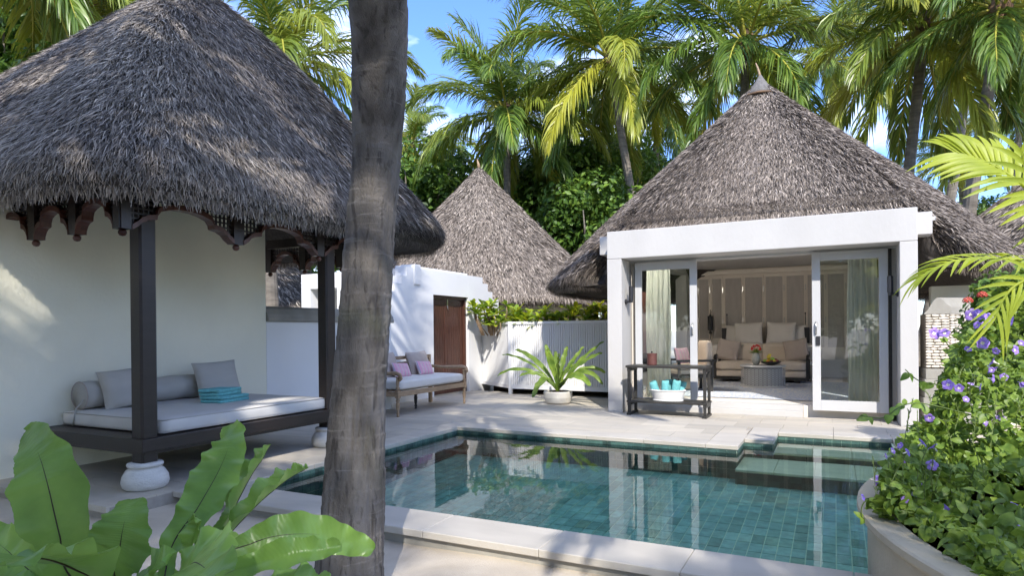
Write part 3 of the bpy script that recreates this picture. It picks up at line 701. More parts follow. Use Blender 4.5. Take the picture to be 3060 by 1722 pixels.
# door leaves
MB().box(-7.62, -7.50, d0 + .0, d0 + .05, .0, dh).box(-7.62, -7.50, d1 - .05, d1, 0, dh).box(-7.62, -7.50, d0, d1, dh - .06, dh - .001).build('door_frame', 'doorwood', dw)
for a, b in ((d0 + .055, (d0 + d1)/2 - .004), ((d0 + d1)/2 + .004, d1 - .055)):
    lf = MB().box(-7.60, -7.575, a, b, .01, dh - .065).build('door_leaf', 'doorwood', dw)
    fr_ = MB()
    fr_.box(-7.576, -7.555, a, a + .09, .01, dh - .066).box(-7.576, -7.555, b - .09, b, .01, dh - .066).box(-7.576, -7.556, a + .09, b - .09, dh - .2, dh - .066).box(-7.576, -7.556, a + .09, b - .09, .01, .16)
    fr_.build('leaf_frame', 'doorwood', lf, bev=.003, seg=1)
    nb = 5
    for i in range(nb):
        y0 = a + .09 + (b - a - .18)*i/nb; MB().box(-7.576, -7.566, y0 + .003, y0 + (b - a - .18)/nb - .003, .16, dh - .2).build('board', 'doorwood', lf)
MB().box(-7.555, -7.54, 11.80, 11.84, 1.90, 2.06).tube([(-7.535, 11.80, 1.92), (-7.52, 11.80, 1.86), (-7.535, 11.84, 1.83)], .008, 8).build('bolt', 'metal', dw, bev=.003)
# white wall running back from it
bw = thing('niche_wall', 'white plaster wall with a square niche seen over the low wall', 'wall', (-9, 10.4, 0))
MB().box(-10.3, -10.05, 10.3, 10.55, -.1, 2.62).box(-10.05, -9.3, 10.3, 10.55, 2.30, 2.62).box(-9.3, -7.73, 10.3, 10.55, -.1, 2.62).box(-10.05, -9.3, 10.3, 10.55, -.1, 1.3).build('wall_face', 'lifted_white', bw)
MB().box(-10.05, -9.3, 10.95, 11.0, -.1, 2.5).box(-10.1, -10.05, 10.55, 11.0, 1.2, 2.5).box(-9.3, -9.25, 10.55, 11.0, 1.2, 2.5).box(-10.05, -9.3, 10.55, 10.95, 2.30, 2.4).build('niche', 'lifted_white', bw)
MB().box(-9.9, -9.75, 10.45, 10.6, 1.72, 1.80).lathe([(0, 0), (.06, 0), (.06, .1), (0, .1)], (-9.82, 10.5, 1.70), 12).build('niche_lamp', 'lamp', bw)
# ================================================================ the villa
villa = thing('villa', 'white villa room with open sliding glass doors under a conical thatched roof', 'villa', (-1.18, 10.2, 0))
VA, VB = -3.375, 1.012
MB().box(VA, VB, 10.21, 10.80, 2.535, 2.99).build('lintel', 'white', villa, bev=.012)
for a, b in ((VA, -3.13), (.80, VB)):
    MB().box(a, b, 10.212, 10.80, -.02, 2.533).build('column', 'white', villa, bev=.010)
MB().box(VB + .002, 1.228, 10.62, 10.98, 2.665, 2.978).build('beam_end', 'white', villa, bev=.006)
MB().box(-3.64, VA - .002, 10.62, 10.98, 2.665, 2.978).build('beam_end', 'white', villa, bev=.006)
# recess: jambs, head and track
MB().box(-3.128, -3.02, 10.80, 10.98, 0, 2.53).build('jamb', 'frame', villa); MB().box(.69, .798, 10.80, 10.98, 0, 2.53).build('jamb', 'frame', villa)
MB().box(-3.06, -3.02, 10.72, 10.797, .03, 2.50).build('track_post', 'iron', villa); MB().box(.70, .74, 10.72, 10.797, .03, 2.50).build('track_post', 'iron', villa)
MB().box(-3.128, .798, 10.725, 10.98, 2.497, 2.533).build('head_track', 'white_wood', villa)
MB().box(-3.128, -.44, 10.66, 10.98, -.02, .085).build('step', 'white', villa, bev=.004)
MB().box(-3.128, -.44, 10.74, 10.98, .0855, .166).build('threshold', 'white', villa, bev=.004)
MB().box(-.438, .798, 10.80, 10.98, -.02, .166).build('threshold', 'frame', villa, bev=.004)
# shell of the room; unseen side openings widened to brighten the interior
MB().box(-3.65, -3.376, 11.2, 12.2, -.02, 2.4).box(-3.65, -3.376, 16.6, 17.4, -.02, 2.9).box(-3.65, -3.376, 12.2, 16.6, -.02, .5).box(-3.65, -3.376, 12.2, 16.6, 2.75, 2.9).build('side_wall', 'white', villa)
sw_ = MB().box(VB, VB + .05, 10.99, 12.0, -.02, 2.4).box(VB, VB + .3, 16.6, 17.4, -.02, 2.9).box(VB, VB + .3, 12.0, 16.6, -.02, .5).box(VB, VB + .3, 12.0, 16.6, 2.75, 2.9); sw_.build('side_wall', 'white', villa)
MB().box(-3.75, VB + .3, 17.4, 17.6, -.02, 2.9).build('back_wall', 'cream', villa)
MB().box(-3.374, VB - .002, 10.982, 17.39, .02, .169).build('room_floor', 'frame', villa)
MB().box(-3.65, VB + .3, 10.99, 17.6, 2.901, 2.96).build('ceiling', 'white', villa)
MB().box(-3.374, VB - .002, 10.81, 10.98, 2.534, 2.96).build('door_head_wall', 'cream', villa)
# sliding doors
def sliding(u0, u1, z0, z1, y, hx, lock, label=None):
    d = MB(); fw = .115; bt = .16
    d.box(u0, u0 + fw, y, y + .05, z0, z1).box(u1 - fw, u1, y, y + .05, z0, z1).box(u0 + fw, u1 - fw, y + .001, y + .049, z1 - .13, z1 - .0005).box(u0 + fw, u1 - fw, y + .001, y + .049, z0 + .0005, z0 + bt)
    o = d.build('sliding_door', 'white_wood', villa, bev=.004, seg=1)
    MB().add([(u0 + fw - .003, y + .024, z0 + bt - .003), (u1 - fw + .003, y + .024, z0 + bt - .003), (u1 - fw + .003, y + .024, z1 - .127), (u0 + fw - .003, y + .024, z1 - .127)], [(0, 1, 2, 3)]).build('glass_pane', 'glass', o)
    MB().tube([(hx, y - .002, 1.27), (hx, y - .04, 1.285), (hx, y - .045, 1.36), (hx, y - .04, 1.435), (hx, y - .002, 1.45)], .012, 8).build('handle', 'metal', o, smooth=True)
    if lock: MB().box(hx - .005, hx + .055, y - .022, y, 1.10, 1.235).build('door_lock', 'lamp', o, bev=.004)
sliding(-3.035, -2.005, .045, 2.488, 10.668, -2.075, False); sliding(-.305, .690, .112, 2.500, 10.672, -.250, True)
# roof
def villa_eave():
    C = Vector((-1.24, 13.1)); out = []; N = 150
    for i in range(N):
        a = 2*math.pi*i/N; c, s_ = math.cos(a), math.sin(a)
        ru, rv = 4.05, (3.30 if s_ < 0 else 6.4)
        r_ = (abs(c/ru)**2.4 + abs(s_/rv)**2.4)**(-1/2.4)
        out.append((C.x + c*r_, C.y + s_*r_))
    return out, [(C.x, C.y)]*N
ev, tp = villa_eave()
def fz_(u, v): # the roof is cut short where it meets the back of the lintel
    if v > 12: return 0.
    return max(0., min(1., (u - (VA - .75))/.35))*max(0., min(1., (VB + .80 - u)/.35))
def fz2(u, v):
    if v > 12: return 0.
    return max(0., min(1., (u - (VA - .30))/.28))*max(0., min(1., (VB + .34 - u)/.30))
zv = [2.12 + .16*fz_(u, v)*(u > 0) + (.65 if u > 0 else .81)*fz2(u, v) for u, v in ev]
ev = [(u, v + (max(v, 11.06) - v)*fz_(u, v)) for u, v in ev]
thatch_roof(villa, ev, tp, zv, 6.12, lambda s: 1 - (1 - s)**.97*(1 - .035*np.sin(np.pi*s)), 215000, .17, .0125, 'thatch2', .20, 5, view=(0, 0), norim=lambda x, y: (y < 11.3) & (x > VA - .45) & (x < VB + .5))
MB().lathe([(.30, 5.80), (.23, 5.90), (.15, 6.01), (.09, 6.10), (.05, 6.17), (.02, 6.22), (0, 6.23)], (-1.24, 13.1, 0), 24).build('roof_cap', 'capthatch', villa, smooth=True)
MB().tube([(-1.24, 13.1, 6.15), (-1.26, 13.1, 6.27), (-1.29, 13.1, 6.38), (-1.32, 13.1, 6.47)], [.03, .022, .018, .008], 8).build('finial', 'teak', villa, smooth=True)
MB().tube([(-1.24 + .30*math.cos(a), 13.1 + .30*math.sin(a), 5.80) for a in [2*math.pi*i/30 for i in range(31)]], .022, 6).build('cap_rope', 'husk', villa, smooth=True)
# side wall seen to the right of the portal
MB().box(VB + .303, 3.0, 11.6, 11.85, -.1, 1.98).build('wing_wall', 'cream', villa, bev=.01)
MB().box(3.0, 5.2, 12.6, 12.8, -.1, 1.95).build('wing_wall', 'white', villa)
MB().box(3.1, 4.8, 12.56, 12.6, 1.2, 1.75).build('dark_opening', 'iron', villa)  # dark board on the wall standing in for a shaded opening
# sconces, each a thing
def sconce(p, side, label):
    t = thing('wall_sconce', label, 'wall lamp', p, 'outdoor cylinder lamps')
    u, v, z = p
    MB().tube([(u, v, z - .02), (u, v, z + .21)], .038, 24).build('shade', 'lamp', t, smooth=False)
    MB().tube([(u, v, z - .06), (u, v, z - .021)], .030, 20).build('socket', 'lamp', t)
    MB().tube([(u, v, z - .04), (u - side*.085, v, z - .04)], .022, 12).build('arm', 'lamp', t)
    MB().tube([(u - side*.075, v, z - .04), (u - side*.10, v, z - .04)], .045, 20).build('back_plate', 'lamp', t)
sconce((-3.03, 10.42, 1.87), 1, 'black cylindrical wall lamp on the left column of the villa doorway')
sconce((.70, 10.42, 1.87), -1, 'black cylindrical wall lamp on the right column of the villa doorway')

# ---- interior
bp_ = thing('panelled_screen', 'beige framed wall of tall woven panels behind the bed', 'wall panelling', (-1.6, 17.2, .17))
V0 = 17.2
def ux(x, v): return at_v(x, 900, v).x
zt, zb_ = 2.73, 1.12
MB().box(-3.36, 1.0, V0, V0 + .19, .17, 2.9).build('backing', 'frame', bp_)
for a, b in ((2066, 2084), (2091, 2117.5), (2129.8, 2156), (2168.3, 2216), (2228, 2277.5), (2289.5, 2338.5), (2351.6, 2402.5), (2414, 2462), (2474, 2522)):
    MB().box(ux(a, V0), ux(b, V0), V0 - .012, V0 - .001, zb_ if a < 2160 else .9, zt - .07).build('woven_panel', 'panel', bp_)
    pf_ = MB(); u0, u1 = ux(a, V0) - .035, ux(b, V0) + .035
    pf_.box(u0, u0 + .03, V0 - .035, V0 - .002, .9, zt).box(u1 - .03, u1, V0 - .035, V0 - .002, .9, zt).box(u0 + .03, u1 - .03, V0 - .035, V0 - .002, zt - .06, zt)
    pf_.build('panel_frame', 'frame', bp_)
    for zz in (1.5, 2.3): MB().box(u1 - .008, u1 + .012, V0 - .05, V0 - .036, zz, zz + .14).build('hinge', 'metal', bp_)
MB().box(-3.36, 1.0, V0 - .10, V0 - .04, 2.76, 2.86).build('cornice', 'frame', bp_, bev=.008)
# bed
bed = thing('bed', 'wide bed with pale linen behind the beige sofa', 'bed', (-1.55, 16.3, .17))
MB().box(-2.55, -.45, 15.75, 17.05, .19, .50).build('base', 'beige', bed, bev=.02)
soft_box(-2.55, -.45, 15.72, 17.08, .50, .97, .07, .02, 14).build('mattress', 'linen', bed, smooth=True)
soft_box(-2.70, -.30, 15.68, 16.5, .62, .99, .05, .02, 14, 3).build('duvet', 'linen', bed, smooth=True)
for k, (x, label) in enumerate(((2236, 'pale square pillow standing on the left of the bed, in front'), (2333, 'pale square pillow standing on the right of the bed, in front'))):
    cushion('pillow', .66, .56, .16, 'linen', (ux(x, 16.72), 16.72, 1.245), (1, .05*(-1)**k, .02*(1 - 2*k)), (0, -1, .22), label, 'square pillows on the bed', 5 + k)
    cushion('pillow', .78, .50, .16, 'linen', (ux(x + (-22 if k == 0 else 22), 16.92), 16.93, 1.20), (1, 0, -.02), (0, -1, .15), 'pale pillow leaning behind the %s front pillow of the bed' % ('left', 'right')[k], 'rear pillows on the bed', 8 + k)
for k, x in enumerate((2171, 2403)):
    t = thing('bedside_lamp', 'square black reading lamp with a thin rod on the %s of the bed' % ('left', 'right')[k], 'lamp', (ux(x, 17), 17.0, 1.0), 'black lamps at the bed head')
    u = ux(x, 17.0); MB().box(u - .11, u + .11, 16.92, 17.10, 1.0, 1.38).build('shade', 'lamp', t, bev=.006)
    MB().tube([(u + (.02 if k else 0), 17.05, 1.38), (u + (.02 if k else 0), 17.05, 1.72)], .008, 8).lathe([(0, 1.70), (.016, 1.71), (.016, 1.74), (0, 1.75)], (u + (.02 if k else 0), 17.05, 0), 10).build('rod', 'lamp', t)
t = thing('hanging_lantern', 'black cylindrical wall lantern on the woven panels left of the bed', 'wall lamp', (ux(2122, 17), 17.0, 1.3))
u = ux(2122, 17.0); MB().tube([(u, 17.0, 1.33), (u, 17.0, 1.70)], .066, 20).build('shade', 'lamp', t)
MB().tube([(u, 17.0, 1.70), (u, 17.0, 1.76), (u + .02, 17, 1.80), (u, 17.0, 1.87)], [.03, .012, .012, .004], 8).build('finial', 'lamp', t, smooth=True)
MB().lathe([(0, -.045), (.03, -.03), (.04, 0), (.03, .03), (0, .045)], (u, 17.0, 1.27), 14).tube([(u, 17, 1.1), (u, 17, 1.33)], .006, 6).build('ball', 'lamp', t, smooth=True)
t = thing('nightstand', 'dark open bedside table left of the bed', 'bedside table', (-2.9, 16.5, .17))
u = ux(2120, 16.5); MB().box(u - .22, u + .22, 16.3, 16.75, .86, .90).box(u - .22, u - .18, 16.3, 16.75, .17, .86).box(u + .18, u + .22, 16.3, 16.75, .17, .86).box(u - .18, u + .18, 16.3, 16.75, .52, .55).box(u - .18, u + .18, 16.72, 16.75, .17, .86).build('carcass', 'black', t)
MB().box(u - .15, u + .1, 16.35, 16.6, .55, .60).build('book', 'rug', t)
tp_ = MB().box(u - .05, u + .12, 16.4, 16.6, .902, .96); tag(tp_.build('telephone', 'black', bev=.01), 'black telephone on the dark bedside table', 'telephone')
# sofa
so = thing('sofa', 'beige daybed sofa with a dark wood frame facing the pool', 'sofa', (-1.5, 15.2, .17))
a, b = ux(2139, 14.9), ux(2405, 14.9)
MB().box(a - .01, b + .01, 14.92, 15.75, .23, .295).build('frame', 'iron', so, bev=.008)
for u in (a + .12, b - .22):
    MB().box(u, u + .12, 14.95, 15.05, .17, .229).build('leg', 'iron', so); MB().box(u, u + .12, 15.6, 15.7, .17, .229).build('leg', 'iron', so)
soft_box(a, b, 14.88, 15.72, .297, .44, .03, .006, 14).build('base_cushion', 'beige', so, smooth=True)
MB().box(a + .01, b - .01, 14.89, 15.70, .4405, .446).build('piping', 'taupe', so)
soft_box(a, b, 14.86, 15.72, .447, .635, .05, .015, 14, 2).build('seat_cushion', 'beige', so, smooth=True)
mid = (a + b)/2
for u0, u1 in ((a + .05, mid - .004), (mid + .004, b - .05)):
    soft_box(u0, u1, 15.48, 15.70, .63, 1.02, .05, .012, 12, u0).build('back_cushion', 'beige', so, smooth=True)
for u in (a - .07, b + .01):
    MB().box(u, u + .06, 14.98, 15.04, .23, .74).box(u, u + .06, 15.6, 15.66, .23, .80).tube([(u + .03, 14.92, .70), (u + .03, 15.0, .76), (u + .03, 15.3, .77), (u + .03, 15.66, .82)], .03, 8).build('arm', 'iron', so)
cushion('throw_pillow', .50, .50, .15, 'taupe', (ux(2174, 15.3), 15.28, .875), (1, -.10, -.14), (.12, -1, .30), 'taupe throw pillow at the left end of the beige sofa', 'taupe throw pillows on the sofa', 12)
cushion('throw_pillow', .50, .50, .15, 'taupe', (ux(2378, 15.3), 15.28, .875), (1, .10, .14), (-.12, -1, .30), 'taupe throw pillow at the right end of the beige sofa', 'taupe throw pillows on the sofa', 13)
# rug and drum table
rg = MB(); P = []
for i in range(60):
    P.append([Vector((-2.55 + 3.05*i/59, 11.42 + (0 if j else .03*mnoise.noise(Vector((i*.9, 0, 0)))) + 4.1*j/10, .171 + .010 + .002*mnoise.noise(Vector((i, j, 0))))) for j in range(11)])
rg.grid(P); tag(rg.build('rug', 'rug'), 'blue and white woven rug inside the open doorway', 'rug')
dc = (ux(2278, 13.9), 13.9); dt = thing('drum_table', 'white round drum table pierced with a petal lattice on the rug', 'coffee table', (dc[0], dc[1], .18))
RR = .425
MB().lathe([(0, 0), (RR - .06, 0), (RR - .06, .40), (0, .40)], (dc[0], dc[1], .183), 48).build('inner_drum', 'midgrey', dt)
MB().lathe([(RR - .05, 0), (RR + .02, 0), (RR + .022, .02), (RR + .005, .032), (RR - .05, .032)], (dc[0], dc[1], .1825), 64).build('foot_ring', 'white_wood', dt, smooth=False)
MB().lathe([(0, .402), (RR - .05, .402), (RR + .012, .405), (RR + .016, .42), (RR + .005, .440), (RR - .03, .445), (RR - .035, .438), (0, .438)], (dc[0], dc[1], .183), 64).build('table_top', 'white_wood', dt)
la = MB(); NC, NR = 34, 8; ch = (.375 - .034)/NR
for i in range(NC):
    for j in range(NR):
        for sgn in (1, -1):
            a0 = 2*math.pi*(i)/NC; da = 2*math.pi/NC; z0 = .183 + .033 + ch*j
            p = []
            for (x, y) in ((0, 0), (.30, .52), (1, 1), (.70, .48)) if sgn > 0 else ((0, 1), (.30, .48), (1, 0), (.70, .52)):
                p.append((x, y))
            hexa = [(-.04, -.04), (.24, .44), (.56, .78), (1.04, 1.04), (.76, .56), (.44, .22)]
            if sgn < 0: hexa = [(x, 1 - y) for x, y in hexa]
            vs = [Vector((dc[0] + (RR - .004)*math.cos(a0 + da*x), dc[1] + (RR - .004)*math.sin(a0 + da*x), z0 + ch*y)) for x, y in hexa]
            la.add(vs, [(0, 1, 2, 3, 4, 5)])
la.build('petal_lattice', 'white_wood', dt, kind='stuff')
ztop = .183 + .438
vz = thing('flower_vase', 'rounded glass vase with a red flower and green leaves on the drum table', 'vase', (ux(2258, 13.8), 13.8, ztop))
u = ux(2258, 13.8); MB().lathe([(0, 0), (.045, 0), (.075, .06), (.085, .13), (.07, .20), (.052, .25), (.048, .25), (.065, .2), (.078, .13), (.068, .06), (.04, .01), (0, .01)], (u, 13.8, ztop + .001), 24).build('vase_body', 'vase', vz, smooth=True)
fb = MB()
for k in range(60):
    a_ = rng.uniform(0, 2*math.pi); e = rng.uniform(-.3, 1.4); r_ = .075
    c = Vector((u + r_*math.cos(a_)*math.cos(e), 13.8 + r_*math.sin(a_)*math.cos(e), ztop + .33 + r_*math.sin(e)*.8)); d = (c - Vector((u, 13.8, ztop + .33))).normalized(); s_ = d.orthogonal().normalized()*.014
    fb.add([c - s_, c + s_, c + d*.03 + s_*.6, c + d*.03 - s_*.6], [(0, 1, 2, 3)])
fb.build('red_flower', 'red', vz)
lb = MB()
for k in range(34):
    a_ = rng.uniform(0, 2*math.pi); e = rng.uniform(.1, 1.3); L_ = rng.uniform(.10, .19); c = Vector((u, 13.8, ztop + .24)); d = Vector((math.cos(a_)*math.cos(e), math.sin(a_)*math.cos(e), math.sin(e))); s_ = d.cross(Vector((0, 0, 1))).normalized()*.012
    lb.add([c, c + d*L_*.5 + s_, c + d*L_ - Vector((0, 0, .02)), c + d*L_*.5 - s_], [(0, 1, 2, 3)])
lb.build('vase_leaves', 'fern2', vz)
fbw = thing('fruit_bowl', 'shallow dark bowl piled with mixed fruit on the drum table', 'fruit bowl', (ux(2302, 13.75), 13.75, ztop))
u = ux(2302, 13.75); MB().lathe([(0, 0), (.06, 0), (.16, .04), (.20, .075), (.195, .08), (.15, .05), (.05, .015), (0, .012)], (u, 13.75, ztop + .001), 28).build('bowl', 'black', fbw, smooth=True)
for (dx, dy, dz, r_, m_) in ((-.10, -.02, .085, .038, 'fruit_g'), (-.05, -.07, .08, .034, 'fruit_o'), (.02, -.08, .075, .032, 'fruit_r'), (.07, -.05, .085, .034, 'fruit_y'), (.12, 0, .085, .034, 'fruit_r'), (.03, .02, .12, .045, 'fruit_g'), (-.03, .03, .10, .04, 'fruit_y'), (.09, .05, .10, .036, 'fruit_r'), (-.12, .04, .09, .03, 'fruit_g')):
    MB().lathe([(0, -r_)] + [(r_*math.cos(R(q)), r_*math.sin(R(q))) for q in range(-70, 80, 20)] + [(0, r_)], (u + dx, 13.75 + dy, ztop + dz), 14).build('fruit', m_, fbw, smooth=True)
for k in range(3):
    MB().tube([(u - .05 + .015*k, 13.75, ztop + .12), (u - .06 + .02*k, 13.74, ztop + .17), (u - .03 + .02*k, 13.74, ztop + .23)], [.012, .018, .006], 8).build('banana', 'fruit_y', fbw, smooth=True)
# armchair seen beside the left door
def armchair(c, rz, label):
    t = thing('armchair', label, 'armchair', c, None, rz)
    def pl(b_, n_, m_, **k): link(n_, b_.mesh(n_, m_, **k), t, local=True)
    for x in (-.32, .32):
        for y in (-.3, .3): pl(MB().box(x - .025, x + .025, y - .025, y + .025, 0, .30), 'leg', 'iron')
        pl(MB().box(x - .03, x + .03, -.36, .36, .56, .60).box(x - .025, x + .025, -.34, -.29, .30, .56).box(x - .025, x + .025, .29, .34, .30, .60), 'arm', 'iron', bev=.006)
    pl(MB().box(-.345, .345, -.35, .35, .26, .30), 'seat_frame', 'iron')
    pl(soft_box(-.28, .28, -.33, .30, .305, .41, .04, .01, 10), 'seat_cushion', 'beige', smooth=True)
    pl(soft_box(-.27, .27, -.31, .25, .415, .50, .035, .012, 10), 'seat_cushion', 'beige', smooth=True)
    pl(soft_box(-.27, .27, .22, .34, .45, .95, .04, .01, 10), 'back_cushion', 'beige', smooth=True)
    return t
armchair((ux(2062, 12.6), 12.6, .181), R(-62), 'low armchair with striped beige cushions behind the left glass door')
cushion('pink_pillow', .42, .42, .12, 'pink', (ux(2040, 12.75), 12.75, .80), (.5, 1, 0), (.8, -.4, .3), 'pink pillow on the armchair behind the left glass door', None, 22)
pd = thing('fill_pendant', 'small cluster of lit glass globes added inside the villa above the left glass door to fill the room with light', 'fill lamp', tuple(at_v(1940, 768, 12.1)))  # added after a glint in the glass, placed and powered to fill the room
pc_ = at_v(1940, 768, 12.1)
MB().tube([pc_ + Vector((0, 0, .1)), (pc_.x, pc_.y, 2.895)], .005, 6).build('cord', 'lamp', pd)
for k in range(8):
    q = pc_ + Vector((.10*math.cos(k*2.4), .10*math.sin(k*2.4), .012*(k - 3.5))); MB().lathe([(0, -.045)] + [(.045*math.cos(R(z_)), .045*math.sin(R(z_))) for z_ in range(-60, 70, 20)] + [(0, .045)], q, 12).build('globe', 'globe', pd, smooth=True)
# curtains
def curtain(u0, u1, v, label, amp=.035, z0=.18, z1=2.45, seed=0):
    b = MB(); n = 90; P = []
    for i in range(n + 1):
        t = i/n; ph = t*(u1 - u0)/.085*2*math.pi; P.append([Vector((u0 + (u1 - u0)*t + .01*math.sin(ph*.5 + q), v + amp*(.75 + .25*math.sin(q*2 + seed))*math.sin(ph + .5*math.sin(q*1.7 + seed + t*7)), z0 + (z1 - z0)*q/8)) for q in range(9)])
    b.grid(P); o = b.build('curtain', 'curtain', smooth=True); tag(o, label, 'curtain', 'sheer curtains in the villa doorway'); return o
curtain(ux(1930, 11.1), ux(2003, 11.1), 11.12, 'gathered grey green curtain behind the left sliding door')
curtain(ux(2532, 11.1), ux(2622, 11.1), 11.12, 'gathered grey green curtain behind the right sliding door', seed=3)
o = MB().box(-3.37, -3.34, 12.2, 14.4, .9, 2.1).build('wall_hanging', 'leather'); tag(o, 'dull red wall hanging behind the left glass door', 'wall hanging')

# ================================================================ console with towels in front of the left door
cu0, cu1, cv0, cv1 = -2.965, -1.740, 9.93, 10.36
cn = thing('console_table', 'dark slatted console table with a low shelf in front of the left glass door', 'console table', ((cu0 + cu1)/2, 10.15, 0))
MB().box(cu0 - .02, cu1 + .02, cv0 - .02, cv1 + .02, .752, .790).build('table_top', 'iron', cn, bev=.004)
MB().box(cu0 - .01, cu1 + .01, cv0 - .01, cv1 + .01, .200, .232).build('shelf', 'iron', cn, bev=.004)
for u in (cu0 + .025, cu1 - .025):
    for v in (cv0 + .03, cv1 - .03):
        MB().box(u - .022, u + .022, v - .022, v + .022, .035, .199).build('leg', 'iron', cn, bev=.003, seg=1)
        MB().box(u - .022, u + .022, v - .022, v + .022, .233, .751).build('leg', 'iron', cn, bev=.003, seg=1)
    MB().box(u - .024, u + .024, cv0, cv1, .70, .7515).box(u - .024, u + .024, cv0, cv1, .155, .1995).build('side_rail', 'iron', cn)
    MB().box(u - .032, u + .032, cv0 - .02, cv1 + .02, .0, .034).build('foot_rail', 'iron', cn, bev=.004)
# box with a lid
bx_ = thing('lidded_box', 'reddish brown woven cylindrical box with a small knob on the console', 'box', (at_v(1948, 1080, 10.15).x, 10.15, .79))
u = at_v(1948, 1080, 10.15).x; MB().lathe([(0, 0), (.075, 0), (.078, .01), (.078, .165), (0, .165)], (u, 10.15, .7905), 32).build('box_body', 'leather', bx_)
MB().lathe([(0, 0), (.081, 0), (.081, .02), (0, .024)], (u, 10.15, .956), 32).build('lid', 'leather', bx_); MB().lathe([(0, 0), (.012, .004), (.016, .018), (.010, .03), (0, .032)], (u, 10.15, .980), 12).build('knob', 'black', bx_, smooth=True)
# wicker basket
uc = at_v(1996, 1190, 10.14).x
bk = thing('wicker_basket', 'oval white wicker basket holding rolled turquoise towels on the console shelf', 'basket', (uc, 10.14, .233))
A_, B_ = .225, .135
for name, rows in (('basket_wall', 11),):
    b = MB(); N = 96
    for q in range(rows):
        z = .245 + q*.0135; k = 1 + .20*(q/rows)**1.2
        b.tube([(uc + A_*k*math.cos(2*math.pi*i/N)*(1 + .010*(-1)**(i + q)), 10.14 + B_*k*math.sin(2*math.pi*i/N)*(1 + .016*(-1)**(i + q)), z) for i in range(N + 1)], .0078, 5, cap=False)
    b.build(name, 'basket', bk, smooth=True)
b = MB(); b.lathe([(0, .236), (1, .236), (1.02, .25), (1.17, .385), (1.12, .385), (.97, .26), (0, .25)], (uc, 10.14, 0), 40, sx=A_*.97, sy=B_*.97); b.build('basket_lining', 'basket', bk)
for z, k, r_ in ((.395, 1.21, .013), (.240, 1.02, .012)):
    b = MB(); b.tube([(uc + A_*k*math.cos(2*math.pi*i/N), 10.14 + B_*k*math.sin(2*math.pi*i/N), z + .004*math.sin(i*1.9)) for i in range(N + 1)], r_, 6, cap=False); b.build('basket_rim', 'basket', bk, smooth=True)
def rolled(p, tilt, lean, r_, h_, label, seed):
    b = MB(); P = []; n = 28
    for j in range(11):
        t = j/10; rr = r_*(1 if 0 < j < 10 else .86)
        P.append([Vector((rr*(1 + .05*mnoise.noise(Vector((i*.5, j*.6, seed))) + (.10 if i == 0 else 0))*math.cos(2*math.pi*i/n), rr*.92*(1 + .04*mnoise.noise(Vector((i*.5, j*.5, seed + 5))))*math.sin(2*math.pi*i/n), h_*t + .008*math.sin(i*.45 + seed)*(j == 10))) for i in range(n)])
    b.grid(P, closed=True)
    # spiral end
    c = len(b.v); b.add([Vector((0, 0, h_ - .012))], []); 
    for i in range(n): b.f.append((10*n + i, 10*n + (i + 1) % n, c)); b.mi.append(0)
    o = link('rolled_towel', b.mesh('rolled_towel', 'aqua', smooth=True), loc=p, rot=(lean, tilt, .6)); return tag(o, label, 'towel', 'rolled turquoise towels in the wicker basket')
sp = [(-.165, .02, R(-20), R(6), 'leftmost rolled turquoise towel in the wicker basket', .062), (-.035, -.02, R(-3), R(8), 'middle rolled turquoise towel at the front of the wicker basket', .060), (.095, -.01, R(8), R(8), 'rolled turquoise towel at the front right of the wicker basket', .064),
      (.145, .065, R(22), R(-6), 'rolled turquoise towel at the back right of the wicker basket', .058), (.015, .075, R(2), R(-6), 'rolled turquoise towel at the back middle of the wicker basket', .058)]
for k, (dx, dy, ti, le, lb_, r_) in enumerate(sp): rolled((uc + dx, 10.14 + dy, .262), ti, le, r_, .285 + .01*(k % 3), lb_, k)

# ================================================================ teak sofa by the white wall
bn = thing('garden_sofa', 'weathered teak two seat sofa with curved arms and turned legs', 'sofa', (-6.6, 9.27, 0))
Y0, Y1, X0, X1 = 8.26, 10.30, -6.98, -6.22
def turned(u, v, z1): return MB().lathe([(0, .0), (.020, 0), (.024, .02), (.016, .035), (.026, .05), (.026, .065), (.018, .075), (.028, .13), (.033, .20), (.024, .24), (.034, .25), (.034, .262), (.026, .27), (.030, z1)], (u, v, 0), 16)
for v in (Y0, Y1):
    turned(X1, v, .30).build('leg', 'teak', bn, smooth=True)
    MB().box(X1 - .034, X1 + .034, v - .034, v + .034, .301, .415).build('leg_block', 'teak', bn, bev=.004)
    MB().lathe([(.034, 0), (.022, .02), (.034, .035), (.034, .05), (.020, .06), (.028, .13), (.024, .20), (.034, .225)], (X1, v, .416), 16).build('arm_support', 'teak', bn, smooth=True)
    MB().tube([(X0 + .02, v, .70), (X0 + .25, v, .685), (X1 - .18, v, .688), (X1 - .03, v, .695), (X1 + .045, v, .672), (X1 + .065, v, .61), (X1 + .03, v, .575)], [.026, .028, .032, .034, .032, .028, .018], 10).build('arm', 'teak', bn, smooth=True)
    MB().box(X0 - .03, X0 + .03, v - .03, v + .03, 0, .40).box(X0 - .06, X0 - .0, v - .03, v + .03, .401, .92).build('back_post', 'teak', bn, bev=.005)
    MB().box(X0 + .03, X1 - .035, v - .018, v + .018, .32, .395).build('side_rail', 'teak', bn)
MB().box(X1 - .02, X1 + .02, Y0 + .035, Y1 - .035, .318, .398).build('front_rail', 'teak', bn, bev=.004); MB().box(X0 - .02, X0 + .02, Y0 + .035, Y1 - .035, .318, .398).build('back_rail', 'teak', bn)
turned(-6.6, 9.28, .30).build('leg', 'iron', bn, smooth=True)
